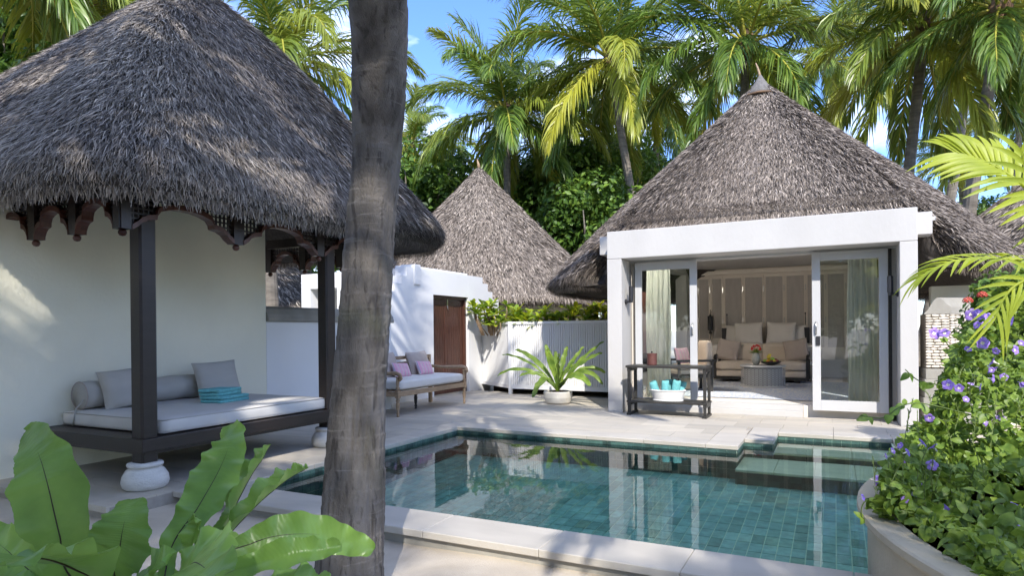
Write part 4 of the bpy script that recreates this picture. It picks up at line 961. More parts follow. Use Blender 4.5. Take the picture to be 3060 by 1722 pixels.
MB().box(X0 - .055, X0 - .01, Y0 + .03, Y1 - .03, .86, .92).build('top_rail', 'teak', bn, bev=.006); MB().box(X0 - .045, X0 - .02, Y0 + .03, Y1 - .03, .45, .49).build('lower_rail', 'teak', bn)
for i in range(4): MB().box(X0 - .042, X0 - .022, Y0 + .03, Y1 - .03, .535 + i*.08, .575 + i*.08).build('back_slat', 'teak', bn, bev=.003, seg=1)
st_ = MB()
for i in range(8): MB().box(X0 + .04 + i*.085, X0 + .10 + i*.085, Y0 + .04, Y1 - .04, .398, .414).build('seat_slat', 'teak', bn)
sc_ = soft_box(X0 + .02, X1 + .015, Y0 + .045, Y1 - .045, .416, .575, .045, .016, 18, 4).build('seat_pad', 'matfab', smooth=True); tag(sc_, 'long pale grey seat cushion on the teak sofa', 'cushion')
for k, (v, lb_) in enumerate(((8.75, 'large taupe back cushion at the near end of the teak sofa'), (9.72, 'large taupe back cushion at the far end of the teak sofa'))):
    cushion('back_cushion', .62, .48, .18, 'taupe', (-6.84, v, .77), (0, 1, .03), (.93, 0, .30), lb_, 'taupe cushions on the teak sofa', 30 + k)
for k, (v, lb_) in enumerate(((8.92, 'small pink striped cushion at the near end of the teak sofa'), (9.62, 'small pink striped cushion at the far end of the teak sofa'))):
    cushion('striped_cushion', .44, .27, .12, 'pink', (-6.64, v, .70), (.05, 1, -.04), (.90, 0, .42), lb_, 'pink striped cushions on the teak sofa', 40 + k)

# ================================================================ slatted white screen and its planting bed
sc2 = thing('slatted_screen', 'low white screen of narrow vertical slats between the garden wall and the villa', 'screen', (-5.2, 12.25, 0))
def screen(p0, p1, n, post=True):
    p0, p1 = Vector(p0), Vector(p1); d = p1 - p0; ln = d.length; e = d.normalized(); nrm = Vector((e.y, -e.x, 0))
    fn = lambda p, q, dep: (p0.x + e.x*p + nrm.x*dep, p0.y + e.y*p + nrm.y*dep, q)
    MB().prism([(0, 1.50), (ln, 1.50), (ln, 1.555), (0, 1.555)], fn, -.03, .035).build('top_rail', 'lifted_white', sc2, bev=.003)
    MB().prism([(0, .12), (ln, .12), (ln, .20), (0, .20)], fn, -.03, .03).build('bottom_rail', 'lifted_white', sc2, bev=.003)
    MB().prism([(0, .2), (ln, .2), (ln, 1.5), (0, 1.5)], fn, -.028, -.014).build('backing', 'lifted_white', sc2)
    w_ = ln/n; me = None
    for i in range(n):
        b = MB(); b.prism([(w_*i + w_*.20, .201), (w_*i + w_*.8, .201), (w_*i + w_*.8, 1.499), (w_*i + w_*.2, 1.499)], fn, -.0138, .016); b.build('slat', 'lifted_white', sc2)
screen((-6.20, 12.25, 0), (-3.42, 12.25, 0), 56); screen((-7.42, 13.15, 0), (-6.23, 12.27, 0), 30)
MB().box(-6.26, -6.19, 12.20, 12.27, 0, 1.56).build('post', 'lifted_white', sc2, bev=.004); MB().box(-3.46, -3.40, 12.2, 12.27, 0, 1.56).build('post', 'iron', sc2)
pb = MB().prism([(-6.2, 12.32), (-3.46, 12.32), (-3.46, 13.6), (-7.38, 13.6), (-7.38, 13.25)], lambda p, q, d: (p, q, d), .5, 1.38).prism([(-6.1, 12.7), (-3.46, 12.7), (-3.46, 13.6), (-7.38, 13.6)], lambda p, q, d: (p, q, d), -.1, .499); o = pb.build('planting_bed', 'soil', sc2)

# ================================================================ coral stone wall on the right
swl = thing('coral_stone_wall', 'low wall of stacked white coral stones with a rounded concrete cap', 'wall', (1.3, 10.8, 0))
def swface(p0, ln, ang, n_col, zlo=.78, zhi=1.535):
    X = Matrix.Translation(p0) @ Matrix.Rotation(ang, 4, 'Z')
    z = zlo; row = 0
    while z < zhi - .01:
        h_ = random.uniform(.034, .044); x = -random.uniform(0, .02)
        while x < ln - .01:
            w_ = random.uniform(.07, .13); x1 = min(x + w_, ln)
            if x1 - x > .02:
                b = MB(); jit = lambda s_=.006: random.uniform(-s_, s_)
                xa, xb = max(x, 0) + .003, x1 - .003; o1 = random.uniform(.004, .022)
                zs = (z + .002, z + h_ - .003)
                fr_ = [(xa, zs[0] + .006 + jit(.003)), ((xa + xb)/2, zs[0] + jit(.003)), (xb, zs[0] + .006 + jit(.003)), (xb, zs[1] - .006 + jit(.003)), ((xa + xb)/2, zs[1] + jit(.003)), (xa, zs[1] - .006 + jit(.003))]
                b.prism(fr_, lambda p, q, d: X @ Vector((p + (d < 0)*0, d, q)), -o1, .03)
                b.build('coral_stone', 'coral', swl, bev=.005, seg=1)
            x = x1
        z += h_
X0_ = Vector((1.15, 10.75, 0))
ANG = R(6); LN = .29
MB().prism([(0, 0), (.29, 0), (.95, .42), (.85, .70), (.20, .30), (0, .3)], lambda p, q, d: Matrix.Translation(X0_) @ Matrix.Rotation(ANG, 4, 'Z') @ Vector((p, q + .012, d)), .76, 1.54).build('wall_core', 'mortar', swl)
swface(X0_, LN, ANG, 3)
E1_ = X0_ + Matrix.Rotation(ANG, 3, 'Z') @ Vector((.292, .0, 0)); swface(E1_, .8, ANG + math.atan2(.42, .66), 6)
Xs = Matrix.Translation(X0_) @ Matrix.Rotation(ANG, 4, 'Z')
for k, (a, b, z0, z1) in enumerate(((-.05, .08, 0, .36), (-.03, .06, .361, .62), (-.01, .04, .621, .765))):
    MB().prism([(a, -b - .02), (.30, -b - .02), (1.2, .54 - b), (1.1, 1.1), (a, .6)], lambda p, q, d: Xs @ Vector((p, q, d)), z0, z1).build('plinth_course', 'concrete', swl, bev=.006)
bell = [(-.02, 0), (-.02, .015), (.03, .07), (.065, .14), (.10, .20), (.135, .235), (.17, .235), (.205, .21), (.25, .15), (.31, .10), (.31, 0)]
def capfn(p, q, d):
    # the bell section swept along the wall
    return Xs @ Vector((p + d*.84, -.012 + d*.54, 1.537 + q))
MB().prism(bell, capfn, 0, .9).build('wall_cap', 'concrete', swl, bev=.006)
# ================================================================ other thatched huts
def hut(c, rad, zE, zT, n, label, seed, m_='thatch2', sw=.022, sl=.24, wall=True):
    t = thing('thatched_hut', label, 'hut', (c[0], c[1], 0), 'thatched huts beyond the garden')
    ev = [(c[0] + rad*math.cos(2*math.pi*i/90), c[1] + rad*math.sin(2*math.pi*i/90)) for i in range(90)]
    thatch_roof(t, ev, [c]*90, zE, zT, lambda s: 1 - (1 - s)**.95, n, sl, sw, m_, .20, seed, view=(0, 0))
    MB().tube([(c[0], c[1], zT - .06), (c[0] - .03, c[1], zT + .10), (c[0] - .07, c[1], zT + .24)], [.06, .04, .012], 8).build('finial', 'teak', t, smooth=True)
    if wall: MB().box(c[0] - rad*.66, c[0] + rad*.66, c[1] - rad*.66, c[1] + rad*.66, -.1, zE + .25).build('hut_wall', 'cream', t)
    return t
hut((-10.2, 17.95), 4.35, 2.08, 6.69, 95000, 'conical thatched hut behind the white wall with the dark door', 21)
hut((6.4, 19.2), 5.2, 2.2, 6.9, 60000, 'thatched hut roof at the right edge behind the villa', 22)
hut((-17.6, 14.6), 4.4, 1.5, 5.8, 14000, 'dark thatched hut seen through the gap beside the tall cream wall', 23, 'thatch')

# ================================================================ coconut palms
def frond_mesh(name, L_, e0, drop, seed, nl=92, ll=1.25, hang=.72, wl=.056):
    r = np.random.default_rng(seed); n = 22; pts = []; p = np.zeros(3); pts.append(p.copy())
    for i in range(n):
        s = (i + .5)/n; e = R(e0 - drop*s**1.35); p = p + np.array([math.cos(e), 0, math.sin(e)])*L_/n; pts.append(p.copy())
    pts = np.array(pts); tw = r.normal(0, .12)
    b = MB(); b.cur = 1; b.tube([tuple(q) for q in pts], [.045*(1 - .85*i/n) + .004 for i in range(n + 1)], 5)
    cv, cf, cmi = b.v, b.f, b.mi
    V = [np.array(cv)]; Q = [[f for f in cf if len(f) == 4]]; Tn = []
    off = len(cv); VV = []; FQ = []; rn = [np.full(len(cv), .5)]
    for side in (-1, 1):
        for k in range(nl):
            s = .10 + .90*(k + r.uniform(-.3, .3))/nl; s = min(max(s, .08), .995); x = s*n; i = min(int(x), n - 1); f = x - i
            base = pts[i]*(1 - f) + pts[i + 1]*f; tg = pts[i + 1] - pts[i]; tg /= np.linalg.norm(tg)
            if r.random() < .03: continue
            up = np.cross(np.array([0, 1, 0]), tg); up *= -1 if up[2] < 0 else 1
            sd = np.array([0, side, 0.])
            sweep = R(38 + 34*s + r.normal(0, 5)); lift = R(18 + r.normal(0, 8))
            d = sd*math.cos(sweep) + tg*math.sin(sweep); d = d*math.cos(lift) + up*math.sin(lift)
            l = ll*L_*.235*(math.sin(math.pi*min(1, .16 + .80*s))**.7)*r.uniform(.85, 1.12)
            w = wl*(.75 + .25*math.sin(math.pi*s))
            q0 = base; seg = [q0]; dd = d.copy(); G = np.array([0, 0, -1.])
            for g_ in (.30, .62, .85):
                dd = dd + G*hang*g_*r.uniform(.8, 1.2); dd /= np.linalg.norm(dd); seg.append(seg[-1] + dd*l/3)
            ws = np.cross(d, up); ws /= np.linalg.norm(ws) + 1e-9; a_ = r.normal(0, .5); ws = ws*math.cos(a_) + up*math.sin(a_)
            wd_ = [w*.5, w, w*.75, .004]
            for q, ww in zip(seg, wd_): VV.append(q - ws*ww/2); VV.append(q + ws*ww/2)
            o_ = off; FQ += [(o_, o_ + 1, o_ + 3, o_ + 2), (o_ + 2, o_ + 3, o_ + 5, o_ + 4), (o_ + 4, o_ + 5, o_ + 7, o_ + 6)]; off += 8
            rn.append(np.full(8, np.clip(.5 + r.normal(0, .2), 0, 1)))
    V = np.concatenate([np.array(cv), np.array(VV)]); nq = [f for f in cf if len(f) == 4]; F = np.array(nq + FQ)
    me = raw_mesh(name, V, F, ['frond', 'rachis'], np.concatenate(rn))
    mi = np.zeros(len(me.polygons), np.int32); mi[:len(nq)] = 1; me.polygons.foreach_set('material_index', mi); return me
FR = [(82, 38), (70, 62), (56, 78), (40, 88), (24, 88), (8, 78), (-10, 62), (-30, 42), (-50, 26)]
FM = [[frond_mesh('palm_frond', 4.5, e, d, 100 + i*3 + q, hang=.62 + .05*i) for q in range(2)] for i, (e, d) in enumerate(FR)]
nut = MB().lathe([(0, -.13), (.07, -.11), (.10, -.03), (.10, .04), (.06, .11), (0, .13)], (0, 0, 0), 12).mesh('coconut', 'coco', smooth=True)
def palm_trunk(pts, rad, mt='barkfar', n=12, step=.16, bump=.05):
    pts = [Vector(p) for p in pts]; out = []; rr = []
    for i in range(len(pts) - 1):
        m_ = max(2, int((pts[i + 1] - pts[i]).length/step))
        for k in range(m_):
            t = k/m_; a, b, c, d = pts[max(i - 1, 0)], pts[i], pts[i + 1], pts[min(i + 2, len(pts) - 1)]
            q = .5*((2*b) + (c - a)*t + (2*a - 5*b + 4*c - d)*t*t + (3*b - a - 3*c + d)*t**3)
            out.append(q); rr.append((rad[i]*(1 - t) + rad[i + 1]*t)*(1 + bump*((len(out) % 2) - .5)))
    out.append(pts[-1]); rr.append(rad[-1]); return MB().tube(out, rr, n)
def palm(top, base, label, scale=1., seed=0, nf=27, up=0, crown=True, nuts=4, group='coconut palms around the villa garden', young=False, r0=.17, yaws=None, trunk_pts=None):
    r = random.Random(seed); top = Vector(top); base = Vector(base)
    t = thing('coconut_palm', label, 'palm tree', (base.x, base.y, 0), group)
    if trunk_pts: tp_ = [Vector(p) for p in trunk_pts]
    else:
        mid = base.lerp(top, .5) + Vector((r.uniform(-.3, .3), r.uniform(-.3, .3), 0)); tp_ = [base, base.lerp(mid, .5) + (base - mid)*.03, mid, mid.lerp(top, .5), top]
    palm_trunk(tp_, [r0*1.25, r0, r0*.9, r0*.8, r0*.72][:len(tp_)] if not trunk_pts else [r0]*len(tp_)).build('trunk', 'barkfar', t, smooth=False)
    MB().lathe([(.0, -.45), (.14, -.42), (.22, -.15), (.26, .1), (.20, .35), (.10, .55), (0, .6)], top, 12).build('crown_shaft', 'husk', t, smooth=False)
    for i in range(nf):
        q = i/(nf - 1); k = int(min(8, max(0, (q**.85)*8.6 + r.uniform(-.6, .6)))); yaw = i*2.39996 + seed + r.uniform(-.25, .25)
        s_ = scale*r.uniform(.88, 1.08)*(.9 if k == 0 else 1)
        o = link('frond', FM[k][r.randrange(2)], t, loc=top + Vector((.1*math.cos(yaw), .1*math.sin(yaw), .12)), rot=(r.uniform(-.25, .25), r.uniform(-.06, .10), yaw), sc=s_)
    for i in range(nuts):
        a = i*1.7 + seed; link('coconut', nut, t, loc=top + Vector((.27*math.cos(a), .27*math.sin(a), -.12 - .08*(i % 3))))
    return t
PALMS = [
 ((1515, 348, 24), (1530, 1010, 24.6), 'coconut palm between the middle hut and the sky, with broad bright fronds', 1.0, 1),
 ((1825, 183, 22), (1905, 1010, 22.5), 'tall coconut palm whose thin trunk drops left of the villa roof', 1.0, 2),
 ((2232, 140, 20), (2200, 1010, 20.5), 'coconut palm rising directly behind the tip of the villa roof', .98, 3),
 ((2760, 95, 17.5), (2685, 1010, 18.5), 'coconut palm with long yellow ribbed hanging fronds above the right of the roof', .98, 4),
 ((2930, -40, 22), (2740, 1010, 23), 'coconut palm at the upper right corner with orange flower stalks', 1.05, 6),
 ((850, 195, 15), (820, 1010, 15.5), 'coconut palm hanging its fronds over the right slope of the pavilion roof', .80, 7),
 ((285, 10, 16), (310, 1010, 16), 'slim palm standing behind the left slope of the pavilion roof', .8, 8),
 ((1230, 440, 30), (1250, 1010, 30), 'low coconut palm just right of the big foreground trunk', .8, 9),
 ((1690, 430, 28), (1700, 1010, 28), 'shaded low coconut palm behind the middle hut on its right', .98, 10),
 ((3050, 330, 30), (3000, 1010, 30), 'far coconut palm at the right edge of the garden', .9, 11),
 ((2870, 470, 34), (2895, 1010, 35), 'far coconut palm standing between the two right roofs', .8, 12),
 ((2990, 40, 15), (2857, 1010, 16.5), 'pale trunked coconut palm right of the villa roof leaning outwards', .8, 13),
 ((1960, 330, 29), (1990, 1010, 29), 'coconut palm half hidden behind the left slope of the villa roof', 1.0, 14),
 ((2480, 190, 31), (2500, 1010, 31), 'coconut palm farther back behind the right slope of the villa roof', 1.05, 15),
 ((60, -190, 13), (-900, 1010, 13), 'palm overhanging the upper left corner behind the pavilion roof', .95, 16),
]
for (tx, ty, td), (bx, by, bd), lb_, s_, sd_ in PALMS:
    tp_ = at(tx, ty, td); b_ = at(bx, by, bd); b_.z = -.2
    palm(tp_, b_, lb_, s_*(1.02 if sd_ < 5 else .95), sd_, nf=28 if sd_ < 5 or sd_ in (7,) else 24, nuts=5 if sd_ < 5 else 2)

# the big leaning trunk in the foreground
ft = thing('foreground_palm', 'thick grey ringed coconut trunk standing close in front of the pavilion', 'palm tree', (-2.36, 2.66, 0))
cl = [(-2.30, 2.62, -.25, .205), (-2.352, 2.672, .037, .186), (-2.386, 2.769, .547, .163), (-2.40, 2.82, .964, .150), (-2.396, 2.88, 1.453, .138), (-2.365, 2.897, 1.913, .132), (-2.286, 2.883, 2.363, .136), (-2.155, 2.726, 2.675, .142),
      (-1.913, 2.401, 2.95, .143), (-1.75, 2.05, 3.6, .145), (-1.65, 1.7, 4.6, .14), (-1.55, 1.3, 6.2, .13), (-1.5, 1.0, 8.4, .12)]
cl[6] = (-2.29, 2.87, 2.36, .131); cl[7] = (-2.19, 2.77, 2.68, .136); cl[8] = (-2.05, 2.60, 3.02, .145)
ys = np.array([c[2] for c in cl]); 
NZ, NA = 620, 120; zz = np.concatenate([np.linspace(-.25, 3.3, 520), np.linspace(3.32, 8.4, 100)])
cx = np.interp(zz, ys, [c[0] for c in cl]); cyy = np.interp(zz, ys, [c[1] for c in cl]); rr = np.interp(zz, ys, [c[3] for c in cl])
k_ = np.ones(41)/41
sm = lambda a: np.convolve(np.pad(a, 20, mode='edge'), k_, 'valid')
cx, cyy, rr = sm(cx), sm(cyy), sm(rr)
P = []
rings = []; z = -.2
while z < 8.4: rings.append(z); z += random.uniform(.055, .13)
rings = np.array(rings)
for i, z in enumerate(zz):
    row = []
    for j in range(NA):
        a = 2*math.pi*j/NA; ca, sa = math.cos(a), math.sin(a)
        zz_ = z + .035*mnoise.noise(Vector((ca*1.1, sa*1.1, z*.9)))*1.6 + .015*math.sin(a + z*3)
        d = zz_ - rings[np.searchsorted(rings, zz_) - 1] if zz_ > rings[0] else 0
        ring = .0055*math.exp(-(d/.010)**2) + .0045*min(1, d/.09)
        low = max(0, min(1, (1.9 - z)/1.4))
        crack = -.012*max(0, mnoise.noise(Vector((ca*9, sa*9, z*1.9))) - .12)*(.5 + 1.4*low) - .02*low*max(0, mnoise.noise(Vector((ca*17, sa*17, z*3.2 + 5))) - .22)
        lump = .012*mnoise.noise(Vector((ca*1.7, sa*1.7, z*1.8 + 4))) + .006*mnoise.noise(Vector((ca*5, sa*5, z*7)))
        r_ = rr[i] + ring + crack + lump; row.append(Vector((cx[i] + ca*r_, cyy[i] + sa*r_, z)))
    P.append(row)
b = MB(); b.grid(P, closed=True); b.build('trunk', 'bark', ft, smooth=True)
tpz = Vector((-1.5, 1.0, 8.4))
for i in range(15):
    q = i/14; k = int(min(8, max(0, q*8.6 + random.uniform(-.5, .5)))); yaw = i*2.39996
    link('frond', FM[k][i % 2], ft, loc=tpz, rot=(random.uniform(-.2, .2), 0, yaw), sc=random.uniform(.85, 1.))
# garden palms behind the visitor, which throw the dappled shade
for k, (x, y, z, s_, lb_) in enumerate(((-3.4, -1.6, 8.6, 1.0, 'coconut palm behind the viewpoint on the left, shading the pavilion'), (-.6, -4.2, 9.4, 1.05, 'coconut palm straight behind the viewpoint'), (1.2, -7.4, 9.2, 1.0, 'coconut palm behind the viewpoint on the right'),
                                  (1.9, .4, 4.7, .36, 'coconut palm on the right behind the viewpoint, shading the pool floor'), (-6.4, -3.6, 8.2, .9, 'coconut palm behind the viewpoint at the far left'), (-1.8, -9.5, 10, 1.1, 'coconut palm far behind the viewpoint'),
                                  (6, -12, 11, 1.1, 'coconut palm far behind the viewpoint on the right'))):
    palm((x, y, z), (x + .6*(-1)**k, y - .8, -.2), lb_, s_, 40 + k, nf=(5, 11, 12, 18, 13, 20, 20)[k], r0=.15 if k != 3 else .07, group='coconut palms behind the viewpoint')

# ================================================================ broadleaf trees
def crown_mesh(name, r, n, rad, leaf, seed, m_='leafd', blobs=26, flat=.8):
    g = np.random.default_rng(seed)
    bc = g.normal(0, 1, (blobs, 3)); bc /= np.linalg.norm(bc, axis=1)[:, None]; bc *= (g.random((blobs, 1))**.4)*.78; br = .24 + .22*g.random(blobs)
    i = g.integers(0, blobs, n); d = g.normal(0, 1, (n, 3)); d /= np.linalg.norm(d, axis=1)[:, None]
    p = bc[i] + d*(br[i]*(.55 + .5*g.random(n)))[:, None]; p = p*np.array([rad, rad, rad*flat])
    nrm = d + g.normal(0, .55, (n, 3)) + np.array([0, 0, .4]); nrm /= np.linalg.norm(nrm, axis=1)[:, None]
    a = np.cross(nrm, g.normal(0, 1, (n, 3))); a /= np.linalg.norm(a, axis=1)[:, None]; b = np.cross(nrm, a); l = (leaf*(.6 + .8*g.random(n)))[:, None]
    V = np.stack([p - a*l*.5, p + b*l*.28 + nrm*l*.07, p + a*l*.55 - nrm*l*.12, p - b*l*.28 + nrm*l*.07], 1).reshape(-1, 3)
    o_ = (np.arange(n)*4)[:, None]; F = np.concatenate([o_ + np.array([0, 1, 2]), o_ + np.array([0, 2, 3])])
    rn = np.clip(.5 + .22*g.normal(0, 1, n) + (br[i] - .35)*1.2, 0, 1).repeat(4)
    return raw_mesh(name, V, F, m_, rn)
CR_D = [crown_mesh('crown', 1, 9000, 3.2, .26, s_, 'leafd') for s_ in (1, 2)]; CR_L = [crown_mesh('crown', 1, 8000, 2.6, .20, s_, 'leafl') for s_ in (3, 4)]
def tree(c, h_, me, s_, label, seed, group='broadleaf trees beyond the huts'):
    r = random.Random(seed); t = thing('broadleaf_tree', label, 'tree', (c[0], c[1], 0), group)
    b = MB(); b.tube([(c[0], c[1], -.2), (c[0] + .1, c[1], h_*.3), (c[0] - .1, c[1] + .1, h_*.62), (c[0], c[1], h_)], [.22, .18, .14, .06], 8); b.build('trunk', 'barkfar', t, smooth=True)
    lm = MB()
    for k in range(6):
        a = k*1.05 + seed; lm.tube([(c[0], c[1], h_*.55 + .1*k), (c[0] + 1.1*math.cos(a), c[1] + 1.1*math.sin(a), h_*.8 + .1*k), (c[0] + 2.0*math.cos(a), c[1] + 2.0*math.sin(a), h_ + .1*k)], [.08, .05, .015], 6)
    lm.build('limbs', 'barkfar', t, smooth=True)
    link('crown', me, t, loc=(c[0], c[1], h_), rot=(0, 0, seed*1.3), sc=s_)
def tr_at(x, y, d): p = at(x, y, d); return (p.x, p.y), p.z
TREES = [(1230, 560, 27, 'D', 1.0, 'dark bushy tree right behind the big foreground trunk'), (1080, 640, 24, 'L', 1.1, 'light green tree behind the foreground trunk'), (1480, 640, 31, 'D', 1.2, 'dark tree behind the right slope of the middle hut'),
         (1640, 620, 27, 'D', 1.05, 'dark tree in the gap between the middle hut and the villa'), (1800, 520, 26, 'L', 1.05, 'brighter green tree beside the left slope of the villa roof'), (1760, 700, 23, 'D', .8, 'low dark tree behind the left eave of the villa'), (1960, 600, 32, 'D', 1.1, 'dark tree hidden behind the villa roof'),
         (2925, 690, 33, 'D', .75, 'small dark tree between the two right roofs'), (2350, 700, 34, 'D', 1.3, 'dark tree behind the villa roof'), (90, 330, 16, 'L', .9, 'light green climbing tree behind the left slope of the pavilion roof'), (30, 120, 18, 'D', 1.1, 'dark tree at the upper left corner'),
         (260, 130, 19, 'D', .8, 'dark tree behind the slim palm on the left'), (850, 880, 22, 'L', .9, 'light green tree seen through the gap beside the cream wall'), (700, 500, 24, 'D', 1.0, 'dark tree behind the pavilion roof'), (3150, 700, 30, 'D', 1.0, 'dark tree behind the right hut'), (1350, 700, 34, 'D', 1.2, 'dark tree behind the middle hut on its left')]
for k, (x, y, d, kind, s_, lb_) in enumerate(TREES):
    c, h_ = tr_at(x, y, d); tree(c, h_, (CR_D if kind == 'D' else CR_L)[k % 2], s_, lb_, k + 1)
for k, (x, y, h_, lb_) in enumerate(((-8, -7, 4.5, 'bushy tree behind the viewpoint on the left'), (3, -13, 5, 'bushy tree far behind the viewpoint'), (9, -6, 4, 'bushy tree behind the viewpoint on the right'), (-13, 0, 4, 'bushy tree to the left of the boundary wall'), (9, 3.5, 3.2, 'bushy tree to the right of the pool'), (-3.5, -11, 3.0, 'low bushy tree behind the viewpoint, second from the left'), (0.2, -12, 3.4, 'low bushy tree behind the viewpoint in the middle'), (3.5, -10, 2.8, 'low bushy tree behind the viewpoint, right of the middle'), (6.5, -11, 3.6, 'low bushy tree behind the viewpoint near the right'), (-6.5, -12, 3.6, 'low bushy tree behind the viewpoint near the left'), (-11, -9, 3.6, 'low bushy tree behind the viewpoint at the far left'), (12, -8, 3.6, 'low bushy tree behind the viewpoint at the far right'))):
    tree((x, y), h_, CR_D[k % 2], 1.0, lb_, 30 + k, 'broadleaf trees around the viewpoint')

# ================================================================ bird's nest ferns
def spline(pts, n):
    pts = [Vector(p) for p in pts]; out = []; m_ = len(pts) - 1
    for k in range(n + 1):
        x = k/n*m_; i = min(int(x), m_ - 1); t = x - i; a, b, c, d = pts[max(i - 1, 0)], pts[i], pts[i + 1], pts[min(i + 2, m_)]
        out.append(.5*((2*b) + (c - a)*t + (2*a - 5*b + 4*c - d)*t*t + (3*b - a - 3*c + d)*t**3))
    return out
def fern_frond(pts, W_, nrm, parent, seed, m_='fern', wav=.012, fold=.25, twist=0., n=170, wf=6., vein=.0011, tip=.55, local=False):
    c = spline(pts, n); nrm = Vector(nrm).normalized(); P = []; rib = []; ribw = []; NW = 12
    for i, p in enumerate(c):
        t = i/n; tg = (c[min(i + 1, n)] - c[max(i - 1, 0)]).normalized()
        nn_ = (nrm - tg*nrm.dot(tg)).normalized(); nn_ = Matrix.Rotation(twist*t, 3, tg) @ nn_; sd = tg.cross(nn_)
        w = W_*.5*(min(1, .16 + 1.55*t)**1.0)*(max(0, 1 - t**(2.2/tip))**.5 if t < 1 else 0)*(1 - .10*math.sin(3*math.pi*t)) + .0015
        row = []
        for j in range(NW + 1):
            s_ = -1 + 2*j/NW
            ph = wf*2*math.pi*t + (1.4 if s_ > 0 else 0) + seed
            wave = wav*abs(s_)**1.7*(math.sin(ph) + .22*math.sin(2.3*ph + 1)) + wav*.22*math.sin(24*math.pi*t + seed)*abs(s_)**.6*(1 - abs(s_)*.8)
            ed = 1 + .05*math.sin(ph*1.3 + 2)*(abs(s_)**3)
            wave += vein*math.sin(2*math.pi*44*(t + .05*abs(s_)))*min(1, abs(s_)*4)
            row.append(p + sd*(w*s_*ed) + nn_*(w*fold*abs(s_)**1.3 + wave))
        P.append(row); rib.append(p - nn_*.001); ribw.append(max(.0008, W_*.022*(1 - t)**.8))
    b = MB(); b.grid(P); o = link('frond', b.mesh('frond', m_, smooth=True), parent, local=local)
    r_ = MB(); k = int(n*.93); r_.tube(rib[:k], ribw[:k], 6); ro = link('midrib', r_.mesh('midrib', 'midrib', smooth=True), o)
    return o
toC = -CF
nf_ = thing('birds_nest_fern', 'large glossy birds nest fern with wavy broad leaves in the near left corner', 'fern', (-1.1, 1.0, -.1))
B0 = at(470, 1960, 1.74)
def A(*q): return [B0] + [at(x, y, d) for x, y, d in q]
FF = [
 (A((215, 1730, 1.70), (178, 1600, 1.68), (140, 1440, 1.68), (112, 1350, 1.72), (78, 1288, 1.78)), .172, toC + CR*.25, .007, .10, 0, .40),
 (A((348, 1740, 1.62), (358, 1640, 1.58), (372, 1560, 1.58), (392, 1495, 1.62)), .150, toC + CU*.1, .005, .08, 0, .40),
 (A((505, 1660, 1.86), (590, 1520, 1.92), (655, 1405, 2.0), (688, 1320, 2.06), (690, 1268, 2.12)), .140, toC - CR*.15, .009, .10, .15, .42),
 (A((640, 1660, 1.95), (700, 1520, 2.02), (752, 1420, 2.1), (786, 1370, 2.15), (803, 1332, 2.2)), .085, toC*.35 - CR*.9, .010, .8, .9, .6),
 (A((640, 1660, 1.92), (748, 1530, 1.98), (835, 1452, 2.05), (885, 1418, 2.1), (922, 1400, 2.12)), .090, toC*.3 + CU*.9, .010, .8, -.5, .6),
 (A((640, 1690, 1.75), (757, 1624, 1.78), (850, 1600, 1.8), (960, 1600, 1.84), (1045, 1622, 1.88), (1118, 1643, 1.9)), .115, toC + CU*.35, .008, .12, 0, .55),
 (A((640, 1745, 1.62), (760, 1690, 1.6), (880, 1655, 1.6), (960, 1645, 1.62), (1022, 1632, 1.64)), .070, toC + CU*1.0, .009, .5, .3, .55),
 (A((380, 1790, 1.5), (220, 1700, 1.38), (110, 1668, 1.25), (20, 1690, 1.12)), .20, toC*.3 + CU, .014, .15, 0, .6),
 (A((520, 1760, 1.5), (570, 1690, 1.42), (600, 1690, 1.30), (650, 1740, 1.2)), .20, toC*.8 + CU, .012, .12, 0, .6),
 (A((560, 1700, 1.7), (575, 1620, 1.68), (592, 1560, 1.68), (575, 1540, 1.66)), .042, toC - CR*.6, .008, .9, .5, .5),
 (A((600, 1720, 1.85), (620, 1640, 1.88), (640, 1600, 1.9), (648, 1578, 1.92)), .075, toC + CR*.2, .010, .3, 0, .5),
 (A((250, 1850, 1.7), (80, 1700, 1.75), (0, 1630, 1.8), (-60, 1600, 1.85)), .15, toC + CU*.5, .012, .2, 0, .5),
 (A((430, 1850, 1.6), (440, 1750, 1.5), (460, 1700, 1.42), (500, 1690, 1.35)), .12, toC*.6 + CU*.6, .012, .2, 0, .5),
 (A((330, 1850, 2.0), (300, 1720, 2.15), (280, 1650, 2.3), (230, 1600, 2.4)), .14, toC + CU*.2, .012, .2, 0, .5),
]
for k, (pts, w_, nm, wv, fo, tws, tip) in enumerate(FF): fern_frond(pts, w_, nm, nf_, k*1.7, 'fern', wv, fo, tws, wf=5 + k % 3, tip=tip)
for k in range(9):   # leaves that lean away behind and below the frame
    a = R(180 + k*40); e = R(35); L_ = .6; d = Vector((math.cos(a)*math.cos(e), math.sin(a)*math.cos(e), math.sin(e)))
    q = B0 + Vector((0, 0, -.02)); fern_frond([q, q + d*L_*.4, q + d*L_*.75 - Vector((0, 0, .02)), q + d*L_ - Vector((0, 0, .12))] if d.dot(CF) < .2 else [q, q + d*.1, q + d*.2, q + d*.3], .15, (-d.x*.4, -d.y*.4, 1), nf_, k*2.3, 'fern')
MB().tube([(B0.x, B0.y, -.1), (B0.x + .02, B0.y, .15), B0], [.10, .12, .06], 12).build('root_ball', 'husk', nf_, smooth=True)
